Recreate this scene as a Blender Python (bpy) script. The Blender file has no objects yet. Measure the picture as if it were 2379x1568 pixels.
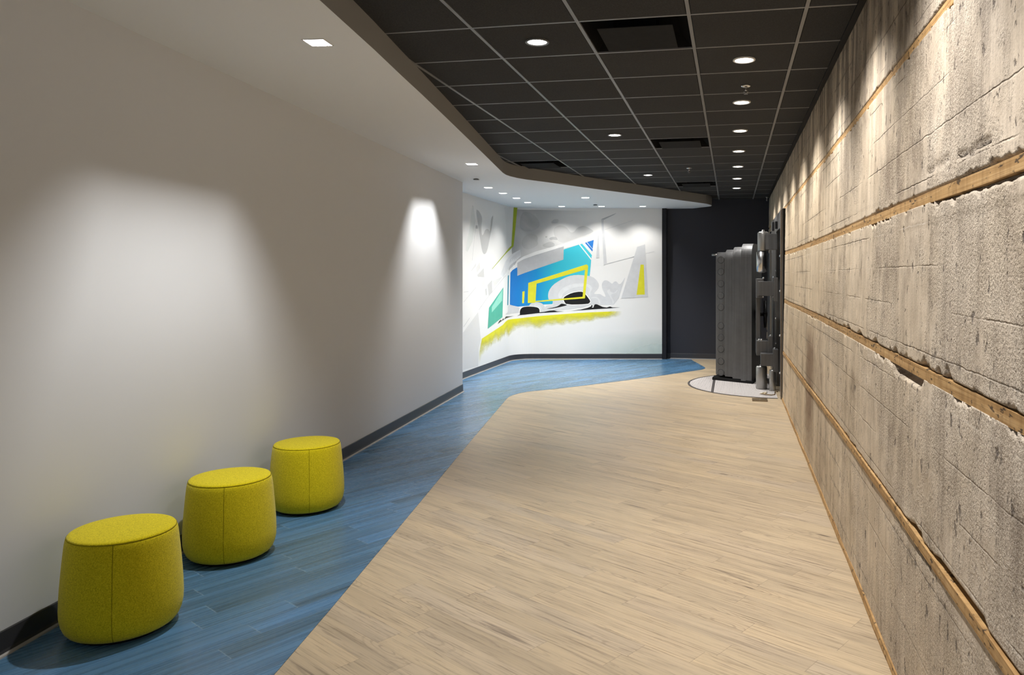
import bpy, bmesh, math, random
import numpy as np
from mathutils import Vector, Matrix, noise

random.seed(7)
PI = math.pi
sc = bpy.context.scene
COL = sc.collection

# ------------------------------------------------------------------ sizes
EYE = 1.55                      # camera height
Z_SOF = EYE + 1.24              # underside of the white soffit
Z_CEIL = EYE + 1.394            # black tile ceiling
TILE = 0.6096
GX0, GY0 = -2.0542, 3.4755      # a node of the ceiling grid
F_PX, CX, CY = 1763.0, 1372.0, 639.7
YAW = 0.1838

# ------------------------------------------------------------------ helpers
def link(o, parent=None):
    COL.objects.link(o)
    if parent is not None:
        o.parent = parent
    return o

def tag(o, label=None, cat=None, group=None, kind=None):
    if label: o['label'] = label
    if cat: o['category'] = cat
    if group: o['group'] = group
    if kind: o['kind'] = kind
    return o

def empty(name, loc, rz=0.0):
    o = bpy.data.objects.new(name, None)
    o.empty_display_size = 0.1
    o.location = loc
    o.rotation_euler = (0, 0, rz)
    return link(o)

class MB:
    """collects shapes into one mesh"""
    def __init__(s):
        s.v, s.f, s.m, s.sm = [], [], [], []
    def add(s, vs, fs, mi=0, smooth=False):
        b = len(s.v)
        s.v += [tuple(x) for x in vs]
        for f in fs:
            s.f.append([b + i for i in f]); s.m.append(mi); s.sm.append(smooth)
    def box(s, x0, x1, y0, y1, z0, z1, mi=0):
        vs = [(x, y, z) for z in (z0, z1) for y in (y0, y1) for x in (x0, x1)]
        s.add(vs, [(0, 2, 3, 1), (4, 5, 7, 6), (0, 1, 5, 4), (2, 6, 7, 3), (0, 4, 6, 2), (1, 3, 7, 5)], mi)
    def lathe(s, prof, n=48, c=(0, 0, 0), axis='Z', mi=0, smooth=True, caps=True):
        vs, fs = [], []
        for (r, h) in prof:
            for k in range(n):
                a = 2 * PI * k / n
                p = (r * math.cos(a), r * math.sin(a), h)
                if axis == 'X': p = (h, p[0], p[1])
                elif axis == 'Y': p = (p[0], h, p[1])
                vs.append((p[0] + c[0], p[1] + c[1], p[2] + c[2]))
        for i in range(len(prof) - 1):
            for k in range(n):
                k2 = (k + 1) % n
                fs.append((i * n + k, i * n + k2, (i + 1) * n + k2, (i + 1) * n + k))
        b = len(s.v)
        s.add(vs, fs, mi, smooth)
        if caps:
            s.f.append([b + k for k in range(n)][::-1]); s.m.append(mi); s.sm.append(False)
            e = b + (len(prof) - 1) * n
            s.f.append([e + k for k in range(n)]); s.m.append(mi); s.sm.append(False)
    def prism(s, pts, z0, z1, mi=0):
        n = len(pts)
        vs = [(x, y, z0) for x, y in pts] + [(x, y, z1) for x, y in pts]
        fs = [tuple(range(n))[::-1], tuple(range(n, 2 * n))]
        fs += [(i, (i + 1) % n, n + (i + 1) % n, n + i) for i in range(n)]
        s.add(vs, fs, mi)
    def tube(s, pts, r, n=10, mi=0):
        pts = [Vector(p) for p in pts]
        rs = r if isinstance(r, (list, tuple)) else [r] * len(pts)
        vs, fs = [], []
        for i, p in enumerate(pts):
            t = (pts[min(i + 1, len(pts) - 1)] - pts[max(i - 1, 0)]).normalized()
            u = t.cross(Vector((0, 0, 1)))
            if u.length < 1e-3: u = t.cross(Vector((0, 1, 0)))
            u.normalize(); w = t.cross(u)
            for k in range(n):
                a = 2 * PI * k / n
                vs.append(p + (u * math.cos(a) + w * math.sin(a)) * rs[i])
        for i in range(len(pts) - 1):
            for k in range(n):
                k2 = (k + 1) % n
                fs.append((i * n + k, i * n + k2, (i + 1) * n + k2, (i + 1) * n + k))
        fs.append(tuple(range(n))[::-1]); fs.append(tuple((len(pts) - 1) * n + k for k in range(n)))
        s.add(vs, fs, mi, True)
    def build(s, name, mats, parent=None, fix=True):
        me = bpy.data.meshes.new(name)
        me.from_pydata(s.v, [], s.f)
        if not isinstance(mats, (list, tuple)): mats = [mats]
        for m in mats: me.materials.append(m)
        me.polygons.foreach_set('material_index', s.m)
        me.polygons.foreach_set('use_smooth', s.sm)
        if fix:
            bm = bmesh.new(); bm.from_mesh(me)
            bmesh.ops.recalc_face_normals(bm, faces=bm.faces)
            bm.to_mesh(me); bm.free()
        me.update()
        return link(bpy.data.objects.new(name, me), parent)

def bevel(o, w, seg=2):
    m = o.modifiers.new('edge', 'BEVEL'); m.width = w; m.segments = seg
    m.limit_method = 'ANGLE'; m.angle_limit = math.radians(40)
    return o

def rrect(w0, w1, z0, z1, r, n=10):
    """outline in (w, z), rounded at the two top corners"""
    p = [(w0, z0), (w1, z0)]
    for k in range(n + 1):
        a = PI / 2 * k / n
        p.append((w1 - r + r * math.cos(a), z1 - r + r * math.sin(a)))
    for k in range(n + 1):
        a = PI / 2 + PI / 2 * k / n
        p.append((w0 + r + r * math.cos(a), z1 - r + r * math.sin(a)))
    return p

# ------------------------------------------------------------------ materials
class NT:
    def __init__(s, name):
        s.m = bpy.data.materials.new(name); s.m.use_nodes = True
        s.t = s.m.node_tree; s.t.nodes.clear()
        s.out = s.t.nodes.new('ShaderNodeOutputMaterial')
    def n(s, typ, ins=None, **kw):
        nd = s.t.nodes.new('ShaderNode' + typ)
        for k, v in kw.items(): setattr(nd, k, v)
        for k, v in (ins or {}).items():
            sock = nd.inputs[k]
            if isinstance(v, bpy.types.NodeSocket): s.t.links.new(v, sock)
            elif isinstance(v, bpy.types.Node): s.t.links.new(v.outputs[0], sock)
            else:
                if sock.type == 'RGBA' and len(v) == 3: v = (*v, 1)
                sock.default_value = v
        return nd
    def math(s, op, a, b=0.0, c=None):
        ins = {0: a, 1: b}
        if c is not None: ins[2] = c
        return s.n('Math', ins, operation=op).outputs[0]
    def mix(s, fac, a, b):
        nd = s.n('Mix', {0: fac, 6: a, 7: b}, data_type='RGBA')
        return nd.outputs[2]
    def mul(s, fac, a, b):
        nd = s.n('Mix', {0: fac, 6: a, 7: b}, data_type='RGBA', blend_type='MULTIPLY')
        return nd.outputs[2]
    def ramp(s, fac, stops, interp='LINEAR'):
        nd = s.n('ValToRGB', {0: fac}); r = nd.color_ramp; r.interpolation = interp
        while len(r.elements) < len(stops): r.elements.new(0.5)
        for e, (p, c) in zip(r.elements, stops):
            e.position = p; e.color = (c, c, c, 1) if not isinstance(c, (tuple, list)) else (*c, 1)
        return nd.outputs[0]
    def mr(s, v, a, b, c=0.0, d=1.0, smooth=False):
        nd = s.n('MapRange', {0: v, 1: a, 2: b, 3: c, 4: d})
        nd.interpolation_type = 'SMOOTHSTEP' if smooth else 'LINEAR'
        return nd.outputs[0]
    def noise(s, vec, scale, detail=3.0, rough=0.5, dist=0.0):
        return s.n('TexNoise', {'Vector': vec, 'Scale': scale, 'Detail': detail, 'Roughness': rough, 'Distortion': dist}).outputs[0]
    def bump(s, h, strength=0.3, dist=0.01, normal=None):
        ins = {'Height': h, 'Strength': strength, 'Distance': dist}
        if normal is not None: ins['Normal'] = normal
        return s.n('Bump', ins).outputs[0]
    def pbsdf(s, **k):
        ins = {}
        names = dict(color='Base Color', rough='Roughness', metal='Metallic', normal='Normal', spec='Specular IOR Level',
                     emit='Emission Color', estr='Emission Strength', alpha='Alpha', sheen='Sheen Weight', coat='Coat Weight')
        for a, v in k.items(): ins[names[a]] = v
        return s.n('BsdfPrincipled', ins)
    def done(s, shader):
        s.t.links.new(shader.outputs[0] if isinstance(shader, bpy.types.Node) else shader, s.out.inputs[0])
        return s.m
    def pos(s):
        return s.n('TexCoord').outputs['Object']
    def wpos(s):
        return s.n('NewGeometry').outputs['Position']

def plain(name, color, rough=0.5, metal=0.0, spec=0.5, speck=0.0, scale=60.0, bump=0.0):
    t = NT(name)
    c = color
    k = dict(rough=rough, metal=metal, spec=spec)
    if speck or bump:
        nz = t.noise(t.pos(), scale, 4, 0.6)
        if speck:
            f = t.mr(nz, 0.3, 0.7, 1 - speck, 1 + speck)
            c = t.mul(1.0, color, t.n('CombineColor', {0: f, 1: f, 2: f}).outputs[0])
        if bump: k['normal'] = t.bump(nz, bump, 0.004)
    return t.done(t.pbsdf(color=c, **k))

def emit(name, color, strength):
    t = NT(name)
    return t.done(t.n('Emission', {0: color, 1: strength}))

M = {}
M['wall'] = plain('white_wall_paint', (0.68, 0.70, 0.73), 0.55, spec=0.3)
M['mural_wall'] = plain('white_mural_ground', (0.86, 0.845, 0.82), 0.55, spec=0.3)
M['soffit'] = plain('white_soffit_paint', (0.83, 0.845, 0.855), 0.6, spec=0.25)
M['fascia'] = plain('grey_fascia_paint', (0.29, 0.29, 0.285), 0.6, spec=0.25)
M['dark_wall'] = plain('charcoal_paint', (0.030, 0.031, 0.040), 0.5, spec=0.35)
M['black_wall'] = plain('black_paint', (0.010, 0.010, 0.013), 0.5, spec=0.3)
M['base'] = plain('rubber_base', (0.040, 0.041, 0.048), 0.38, spec=0.5)
M['toe'] = plain('pale_toe_strip', (0.36, 0.34, 0.32), 0.5)
M['grid'] = plain('ceiling_grid_metal', (0.20, 0.20, 0.20), 0.42, spec=0.5)
M['black_trim'] = plain('black_trim', (0.009, 0.009, 0.010), 0.5, spec=0.2)
M['void'] = plain('void', (0.004, 0.004, 0.004), 0.9, spec=0.0)
M['vent'] = plain('black_diffuser_metal', (0.022, 0.022, 0.022), 0.8, spec=0.06, speck=0.1, scale=20)
M['vent_pan'] = plain('black_pan', (0.008, 0.008, 0.008), 0.9, spec=0.02)
M['lens'] = emit('lamp_lens', (1.0, 0.97, 0.92), 14.0)
M['lens_cool'] = emit('lamp_lens_square', (1.0, 0.985, 0.96), 14.0)
M['can'] = emit('glowing_lamp_reflector', (1.0, 0.99, 0.97), 3.0)  # reflector walls glow by themselves, standing in for lamplight on them
M['ring'] = plain('dark_lamp_ring', (0.10, 0.10, 0.10), 0.35)
M['ring_white'] = plain('white_lamp_ring', (0.75, 0.74, 0.72), 0.4)
M['chrome'] = plain('chrome', (0.62, 0.62, 0.62), 0.25, metal=1.0)
M['bronze'] = plain('bronze', (0.20, 0.145, 0.085), 0.45, metal=0.8, speck=0.2, scale=30)
M['brass_line'] = plain('light_brass', (0.55, 0.47, 0.33), 0.35, metal=0.9)
M['grate_dark'] = plain('grate_dark', (0.06, 0.052, 0.05), 0.6)
M['grate_rib'] = plain('grate_rib', (0.74, 0.69, 0.67), 0.45)
M['gap'] = plain('black_rubber', (0.008, 0.008, 0.008), 0.7, spec=0.2)

def steel(name, c, rough, metal=0.85, streak=0.25):
    t = NT(name)
    p = t.pos()
    st = t.noise(t.n('Mapping', {'Vector': p, 'Scale': (40, 40, 0.8)}).outputs[0], 1.0, 4, 0.6)
    bl = t.noise(p, 7.0, 4, 0.6)
    v = t.math('ADD', t.mr(st, 0.3, 0.7, 1 - streak, 1 + streak), t.mr(bl, 0.3, 0.7, -streak * .5, streak * .5))
    col = t.mul(1.0, c, t.n('CombineColor', {0: v, 1: v, 2: v}).outputs[0])
    r = t.mr(st, 0.3, 0.7, rough - 0.06, rough + 0.08)
    return t.done(t.pbsdf(color=col, rough=r, metal=metal, normal=t.bump(bl, 0.06, 0.004)))
M['steel'] = steel('vault_steel', (0.125, 0.125, 0.126), 0.42, 0.55, 0.16)
M['steel_light'] = steel('vault_steel_light', (0.34, 0.335, 0.32), 0.34, 0.8, 0.10)
M['steel_frame'] = steel('vault_frame_steel', (0.15, 0.145, 0.14), 0.45, 0.6, 0.2)
M['iron'] = plain('black_iron', (0.012, 0.012, 0.013), 0.45, metal=0.3)

def mat_felt():
    t = NT('chartreuse_felt')
    p = t.pos()
    n1 = t.noise(p, 260.0, 3, 0.7)
    n2 = t.noise(p, 130.0, 3, 0.6)
    f = t.math('ADD', t.math('MULTIPLY', n1, 0.65), t.math('MULTIPLY', n2, 0.35))
    col = t.ramp(f, [(0.32, (0.40, 0.325, 0.004)), (0.5, (0.64, 0.53, 0.008)), (0.68, (0.80, 0.67, 0.02))])
    return t.done(t.pbsdf(color=col, rough=0.95, spec=0.1, sheen=0.15, normal=t.bump(n1, 0.25, 0.003)))
M['felt'] = mat_felt()
M['seam'] = plain('felt_seam', (0.20, 0.17, 0.004), 0.95, spec=0.05)

def mat_tile():
    t = NT('black_acoustic_tile')
    p = t.wpos()
    n1 = t.noise(p, 240.0, 2, 0.6)
    n2 = t.noise(p, 1.3, 2, 0.5)
    col = t.ramp(n1, [(0.3, (0.021, 0.021, 0.021)), (0.55, (0.038, 0.037, 0.036)), (0.72, (0.058, 0.056, 0.053))])
    col = t.mul(0.4, col, t.ramp(n2, [(0.35, 0.7), (0.65, 1.0)]))
    return t.done(t.pbsdf(color=col, rough=0.85, spec=0.25))
M['tile'] = mat_tile()

def mat_planks(name, ang, w, L, kind):
    t = NT(name)
    p = t.n('Mapping', {'Vector': t.wpos(), 'Rotation': (0, 0, -ang)}).outputs[0]
    s = t.n('SeparateXYZ', {0: p})
    x, y = s.outputs[0], s.outputs[1]
    yr = t.math('DIVIDE', y, w)
    row = t.math('FLOOR', yr)
    rr = t.n('TexWhiteNoise', {'W': row}, noise_dimensions='1D').outputs[0]
    xr = t.math('ADD', t.math('DIVIDE', x, L), t.math('MULTIPLY', rr, 5.0))
    colm = t.math('FLOOR', xr)
    idv = t.n('CombineXYZ', {0: row, 1: colm, 2: 3.0}).outputs[0]
    wn = t.n('TexWhiteNoise', {'Vector': idv}, noise_dimensions='3D')
    rnd = wn.outputs[0]
    rc = t.n('SeparateColor', {0: wn.outputs[1]})
    fy = t.math('FRACT', yr); fx = t.math('FRACT', xr)
    ey = t.math('MINIMUM', fy, t.math('SUBTRACT', 1.0, fy))
    ex = t.math('MINIMUM', fx, t.math('SUBTRACT', 1.0, fx))
    ly = t.mr(ey, 0.004, 0.013, 1.0, 0.0)
    lx = t.mr(ex, 0.0008, 0.0022, 1.0, 0.0)
    off = t.math('MULTIPLY', rnd, 37.0)
    def g(ax, ay, sc, det, ro, ds=0.0):
        v = t.n('CombineXYZ', {0: t.math('ADD', t.math('MULTIPLY', x, ax), off), 1: t.math('ADD', t.math('MULTIPLY', y, ay), t.math('MULTIPLY', rc.outputs[0], 11.0)), 2: off}).outputs[0]
        return t.noise(v, sc, det, ro, ds)
    if kind == 'wood':
        fine = g(3.0, 90.0, 1.0, 5, 0.65, 0.4)
        broad = g(0.9, 10.0, 1.0, 4, 0.6, 0.6)
        dark = g(1.4, 26.0, 1.0, 5, 0.7, 1.2)
        base = t.ramp(rnd, [(0.0, (0.475, 0.375, 0.255)), (0.35, (0.51, 0.405, 0.275)), (0.7, (0.53, 0.415, 0.275)), (1.0, (0.49, 0.395, 0.285))])
        col = t.mul(1.0, base, t.ramp(broad, [(0.28, (0.76, 0.76, 0.77)), (0.5, (0.96, 0.96, 0.96)), (0.72, (1.07, 1.06, 1.04))]))
        col = t.mul(0.9, col, t.ramp(fine, [(0.3, (0.55, 0.53, 0.51)), (0.47, (1.0, 1.0, 1.0)), (0.75, (1.15, 1.14, 1.10))]))
        dk = t.ramp(dark, [(0.57, 0.0), (0.70, 1.0)])
        col = t.mix(t.math('MULTIPLY', dk, 0.7), col, (0.16, 0.12, 0.09))
        # growth rings and knots
        vx = t.n('CombineXYZ', {0: t.math('ADD', t.math('MULTIPLY', x, 1.5), off), 1: t.math('MULTIPLY', y, 7.0), 2: off}).outputs[0]
        vor = t.n('TexVoronoi', {'Vector': vx, 'Scale': 1.0, 'Randomness': 1.0}, feature='F1')
        dist = vor.outputs['Distance']
        keep = t.math('GREATER_THAN', t.n('SeparateColor', {0: vor.outputs['Color']}).outputs[0], 0.45)
        dn = t.math('ADD', dist, t.math('MULTIPLY', t.math('SUBTRACT', broad, 0.5), 0.35))
        rings = t.math('SINE', t.math('MULTIPLY', dn, 75.0))
        rm = t.math('MULTIPLY', t.mr(rings, 0.25, 1.0), t.math('MULTIPLY', t.mr(dn, 0.12, 0.42, 1.0, 0.0), keep))
        col = t.mix(t.math('MULTIPLY', rm, 0.38), col, (0.20, 0.145, 0.10))
        kn = t.math('MULTIPLY', t.mr(dn, 0.015, 0.06, 1.0, 0.0), keep)
        col = t.mix(t.math('MULTIPLY', kn, 0.8), col, (0.09, 0.065, 0.05))
        line = t.math('MAXIMUM', t.math('MULTIPLY', ly, 0.35), t.math('MULTIPLY', lx, 0.45))
        col = t.mix(line, col, (0.20, 0.155, 0.11))
        rough = t.mr(fine, 0.3, 0.7, 0.34, 0.46)
        return t.done(t.pbsdf(color=col, rough=rough, spec=0.45))
    fine = g(1.1, 55.0, 1.0, 5, 0.65)
    broad = g(0.35, 13.0, 1.0, 4, 0.6)
    base = t.ramp(rnd, [(0.0, (0.064, 0.142, 0.230)), (0.5, (0.076, 0.175, 0.300)), (1.0, (0.082, 0.20, 0.365))])
    col = t.mul(1.0, base, t.ramp(broad, [(0.3, (0.66, 0.66, 0.64)), (0.5, (1.0, 1.0, 1.0)), (0.7, (1.22, 1.28, 1.32))]))
    col = t.mul(0.9, col, t.ramp(fine, [(0.3, (0.66, 0.68, 0.70)), (0.5, (1.0, 1.0, 1.0)), (0.72, (1.24, 1.24, 1.22))]))
    line = t.math('MAXIMUM', t.math('MULTIPLY', ly, 0.30), t.math('MULTIPLY', lx, 0.75))
    col = t.mix(line, col, (0.28, 0.40, 0.50))
    return t.done(t.pbsdf(color=col, rough=t.mr(fine, 0.3, 0.7, 0.23, 0.33), spec=0.6))
M['wood_floor'] = mat_planks('pale_oak_planks', math.radians(149.3), 0.121, 0.92, 'wood')
M['blue_floor'] = mat_planks('blue_planks', math.radians(61.0), 0.118, 0.92, 'blue')

def mat_concrete():
    t = NT('board_formed_concrete')
    p = t.wpos()
    s = t.n('SeparateXYZ', {0: p}); y, z = s.outputs[1], s.outputs[2]
    def st(sy, sz, sc_, d=5, r=0.6): return t.noise(t.n('Mapping', {'Vector': p, 'Scale': (1, sy, sz)}).outputs[0], sc_, d, r)
    streak = st(5.0, 0.45, 1.6, 4, 0.62)
    runs = st(9.0, 0.5, 1.3, 5, 0.7)
    hair = st(60.0, 2.2, 1.0, 4, 0.7)
    big = t.noise(p, 0.9, 2, 0.55)
    mid = t.noise(p, 5.0, 3, 0.6)
    grit = t.noise(p, 105.0, 3, 0.68)
    # rough aggregate patches against trowelled smooth ones
    pm = t.math('ADD', st(1.5, 1.1, 1.2, 5, 0.66), t.mr(y, 1.8, 6.5, 0.06, -0.07))
    rough_m = t.mr(pm, 0.475, 0.535, 0.0, 1.0, True)
    warm = t.ramp(t.math('ADD', t.math('MULTIPLY', streak, 0.6), t.math('MULTIPLY', big, 0.4)),
                  [(0.32, (0.37, 0.285, 0.19)), (0.44, (0.535, 0.435, 0.305)), (0.55, (0.61, 0.505, 0.365)), (0.68, (0.69, 0.595, 0.455))])
    cool = t.ramp(mid, [(0.3, (0.44, 0.385, 0.33)), (0.5, (0.56, 0.495, 0.43)), (0.7, (0.655, 0.59, 0.52))])
    greyer = t.mr(y, 1.8, 6.5, 0.8, 0.10)
    col = t.mix(t.math('MULTIPLY', greyer, t.mr(big, 0.3, 0.6, 0.55, 1.0)), warm, cool)
    col = t.mul(0.55, col, t.ramp(runs, [(0.30, (0.62, 0.60, 0.58)), (0.48, (0.98, 0.98, 0.97)), (0.68, (1.15, 1.14, 1.13))]))
    col = t.mul(0.35, col, t.ramp(hair, [(0.32, (0.60, 0.58, 0.56)), (0.5, (1.0, 1.0, 1.0)), (0.68, (1.15, 1.15, 1.14))]))
    stain = t.noise(t.n('Mapping', {'Vector': p, 'Scale': (1, 1.3, 1.0)}).outputs[0], 2.4, 5, 0.72)
    col = t.mul(0.85, col, t.ramp(stain, [(0.33, (0.60, 0.57, 0.55)), (0.46, (0.97, 0.96, 0.95)), (0.64, (1.13, 1.12, 1.11))]))
    # smooth skin is a shade lighter than the broken aggregate
    col = t.mul(1.0, col, t.ramp(rough_m, [(0.0, (1.06, 1.05, 1.04)), (1.0, (1.0, 0.995, 0.995))]))
    pit_shade = t.ramp(grit, [(0.34, 1.0), (0.46, 0.0)])
    col = t.mix(t.math('MULTIPLY', pit_shade, t.mr(rough_m, 0, 1, 0.24, 0.56)), col, (0.20, 0.165, 0.14))  # shade of the small cavities painted in as dark speckle
    lights = t.ramp(grit, [(0.56, 0.0), (0.68, 1.0)])
    col = t.mix(t.math('MULTIPLY', lights, t.mr(rough_m, 0, 1, 0.08, 0.36)), col, (0.76, 0.67, 0.565))  # highlights on the grit painted in as pale speckle
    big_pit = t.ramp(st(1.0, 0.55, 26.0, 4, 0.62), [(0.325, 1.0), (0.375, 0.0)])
    col = t.mix(t.math('MULTIPLY', big_pit, 0.75), col, (0.12, 0.10, 0.09))  # larger pits get their dark shade in the colour as well
    def band(v, c, w):
        d = t.math('ABSOLUTE', t.math('SUBTRACT', v, c))
        return t.mr(d, 0.0, w, 1.0, 0.0, True)
    # rust run below the middle nailer, darker grey streaks towards the ceiling
    yy = t.math('ADD', y, t.math('MULTIPLY', t.math('SUBTRACT', mid, 0.5), 0.45))
    rust = t.math('MULTIPLY', band(yy, 6.5, 0.5), t.math('MULTIPLY', t.mr(z, 0.05, 0.4, 0.25, 1.0), t.mr(z, 0.95, 1.2, 1.0, 0.0)))
    col = t.mix(t.math('MULTIPLY', rust, 0.72), col, (0.15, 0.08, 0.045))
    rust2 = t.math('MULTIPLY', band(yy, 5.75, 0.25), t.mr(z, 0.95, 1.2, 1.0, 0.0))
    col = t.mix(t.math('MULTIPLY', rust2, 0.22), col, (0.24, 0.16, 0.10))
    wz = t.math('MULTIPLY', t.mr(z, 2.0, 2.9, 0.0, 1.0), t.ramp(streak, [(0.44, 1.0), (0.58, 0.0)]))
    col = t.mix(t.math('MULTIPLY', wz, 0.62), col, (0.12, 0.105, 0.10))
    # board marks
    zz = t.math('ADD', z, t.math('MULTIPLY', t.math('SUBTRACT', t.noise(p, 9.0, 3, 0.7), 0.5), 0.016))
    fz = t.math('FRACT', t.math('DIVIDE', t.math('ADD', zz, 0.04), 0.1475))
    ed = t.math('MINIMUM', fz, t.math('SUBTRACT', 1.0, fz))
    row = t.math('FLOOR', t.math('ADD', t.math('DIVIDE', t.math('ADD', z, 0.04), 0.1475), 0.5))
    keep = t.noise(t.n('CombineXYZ', {0: t.math('MULTIPLY', y, 0.9), 1: t.math('MULTIPLY', row, 7.7), 2: 0.0}).outputs[0], 1.0, 3, 0.65)
    seam = t.math('MULTIPLY', t.mr(ed, 0.0, 0.026, 1.0, 0.0), t.mr(keep, 0.46, 0.54, 0.0, 1.0))
    lite = t.math('MULTIPLY', t.mr(ed, 0.0, 0.022, 1.0, 0.0), t.mr(keep, 0.40, 0.34, 0.0, 1.0))
    col = t.mix(t.math('MULTIPLY', seam, 0.48), col, (0.14, 0.115, 0.095))
    col = t.mix(t.math('MULTIPLY', lite, 0.5), col, (0.76, 0.70, 0.62))
    # broken edge along some of the marks
    ragged = t.math('MULTIPLY', t.mr(ed, 0.02, 0.17, 1.0, 0.0), t.math('MULTIPLY', t.mr(keep, 0.54, 0.60, 0.0, 1.0), t.ramp(t.noise(p, 34.0, 3, 0.7), [(0.44, 1.0), (0.50, 0.0)])))
    col = t.mix(t.math('MULTIPLY', ragged, 0.6), col, (0.17, 0.145, 0.125))
    chip = t.n('Attribute', attribute_name='chip').outputs['Fac']
    col = t.mix(t.math('MULTIPLY', chip, 0.35), col, (0.22, 0.20, 0.195))
    h = t.math('ADD', t.math('MULTIPLY', grit, t.mr(rough_m, 0, 1, 0.25, 1.4)), 0.0)
    h = t.math('SUBTRACT', h, t.math('MULTIPLY', rough_m, 0.35))
    h = t.math('SUBTRACT', h, t.math('MULTIPLY', big_pit, 0.7))
    h = t.math('SUBTRACT', h, t.math('MULTIPLY', seam, 0.5))
    nrm = t.bump(h, 0.8, 0.0075)
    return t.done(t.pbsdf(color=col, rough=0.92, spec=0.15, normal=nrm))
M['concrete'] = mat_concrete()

def mat_nailer():
    t = NT('rough_pine_nailer')
    p = t.wpos()
    gr = t.noise(t.n('Mapping', {'Vector': p, 'Scale': (40, 1.2, 70)}).outputs[0], 1.0, 5, 0.6, 0.8)
    cr = t.noise(t.n('Mapping', {'Vector': p, 'Scale': (3, 24, 2)}).outputs[0], 1.0, 4, 0.6)
    sp = t.noise(t.n('Mapping', {'Vector': p, 'Scale': (30, 20, 60)}).outputs[0], 1.0, 3, 0.6)
    col = t.ramp(gr, [(0.3, (0.30, 0.165, 0.065)), (0.5, (0.47, 0.29, 0.125)), (0.7, (0.60, 0.40, 0.20))])
    col = t.mul(0.7, col, t.ramp(cr, [(0.3, (0.62, 0.58, 0.54)), (0.55, (1, 1, 1)), (0.75, (1.12, 1.12, 1.12))]))
    col = t.mix(t.ramp(sp, [(0.60, 0.0), (0.66, 0.85)]), col, (0.04, 0.03, 0.025))
    return t.done(t.pbsdf(color=col, rough=0.8, spec=0.2, normal=t.bump(gr, 0.3, 0.004)))
M['nailer'] = mat_nailer()

# ------------------------------------------------------------------ floor
BLUE = [(-1.50, -1.2), (-1.56, 0.0), (-1.63, 1.2), (-1.69, 2.0), (-1.745, 2.67), (-1.83, 3.24), (-1.975, 4.15), (-2.095, 4.9), (-2.30, 6.15),
        (-2.53, 7.6), (-2.78, 9.2), (-2.792, 9.36), (-2.78, 9.50), (-2.745, 9.645), (-2.67, 9.79), (-2.334, 10.13), (-1.93, 10.61), (-1.5, 11.15),
        (-1.034, 11.78), (-0.473, 12.62), (-0.43, 12.78), (-0.445, 12.93), (-0.55, 13.35), (-0.70, 13.93), (-0.74, 14.17)]
mb = MB()
mb.prism([(-4.3, -1.2), (0.9, -1.2), (0.9, 14.3), (-4.3, 14.3)], -0.08, 0.0)
tag(mb.build('floor', M['wood_floor']), 'pale oak plank floor running along the concrete wall', 'floor', kind='structure')
mb = MB()
mb.prism(BLUE + [(-4.3, 14.17), (-4.3, -1.2)], 0.0002, 0.0022)
tag(mb.build('floor_inlay', M['blue_floor']), 'blue plank floor band curving along the white walls', 'floor', kind='structure')

# ------------------------------------------------------------------ left wall
def lw(y): return -2.704 - 0.0851 * y
YE = 9.63
mb = MB()
mb.prism([(lw(-1.2), -1.2), (lw(YE), YE), (-4.3, YE), (-4.3, -1.2)], 0, Z_SOF + 0.02)
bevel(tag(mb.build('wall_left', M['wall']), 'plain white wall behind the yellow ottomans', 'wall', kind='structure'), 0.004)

# mural wall: straight wing, rounded corner, straight back part
C0, C1, C2 = (-3.95, 13.12), (-3.95, 13.525), (-3.552, 13.60)
PATH = [(-3.95, 9.9), (-3.95, 11.5), C0]
for k in range(1, 16):
    a = k / 16
    PATH.append(((1 - a) ** 2 * C0[0] + 2 * a * (1 - a) * C1[0] + a * a * C2[0], (1 - a) ** 2 * C0[1] + 2 * a * (1 - a) * C1[1] + a * a * C2[1]))
PATH += [C2, (-1.265, 14.03)]
mb = MB()
mb.prism(PATH + [(-1.265, 14.3), (-4.3, 14.3), (-4.3, 9.9)], 0, Z_SOF + 0.02)
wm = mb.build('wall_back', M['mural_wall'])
tag(wm, 'white wall with rounded corner carrying the mural', 'wall', kind='structure')
# dark end wall with its black return
mb = MB()
mb.box(-1.2646, -1.1, 14.17, 14.35, 0, Z_CEIL + 0.05)
mb.box(-1.1, 0.75, 14.17, 14.35, 0, Z_CEIL + 0.05)
tag(mb.build('wall_end', M['dark_wall']), 'charcoal end wall beyond the vault door', 'wall', kind='structure')
mb = MB(); mb.box(-1.2646, -1.185, 14.034, 14.17, 0, Z_SOF + 0.01)
tag(mb.build('trim_return', M['black_wall']), 'black painted return at the end of the mural wall', 'trim', kind='structure')

# baseboards
def sweep(path, prof):
    """profile (out, z) swept along a plan path, out to the right of travel"""
    m = MB(); n = len(prof); vs = []
    for i, p in enumerate(path):
        a = Vector(path[max(i - 1, 0)]); b = Vector(path[min(i + 1, len(path) - 1)])
        d = (b - a).normalized(); nr = Vector((d.y, -d.x))
        vs += [(p[0] + nr.x * o, p[1] + nr.y * o, z) for o, z in prof]
    fs = []
    for i in range(len(path) - 1):
        for k in range(n):
            fs.append((i * n + k, i * n + (k + 1) % n, (i + 1) * n + (k + 1) % n, (i + 1) * n + k))
    fs.append(tuple(range(n))); fs.append(tuple((len(path) - 1) * n + k for k in range(n))[::-1])
    m.add(vs, fs)
    return m
BP = [(0.0006, 0.0025), (0.014, 0.0025), (0.011, 0.012), (0.007, 0.022), (0.006, 0.098), (0.003, 0.102), (0.0006, 0.102)]
TP = [(0.012, 0.0024), (0.026, 0.0024), (0.024, 0.008), (0.012, 0.011)]
pl = [(lw(-1.2), -1.2), (lw(4), 4), (lw(YE), YE)]
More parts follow.
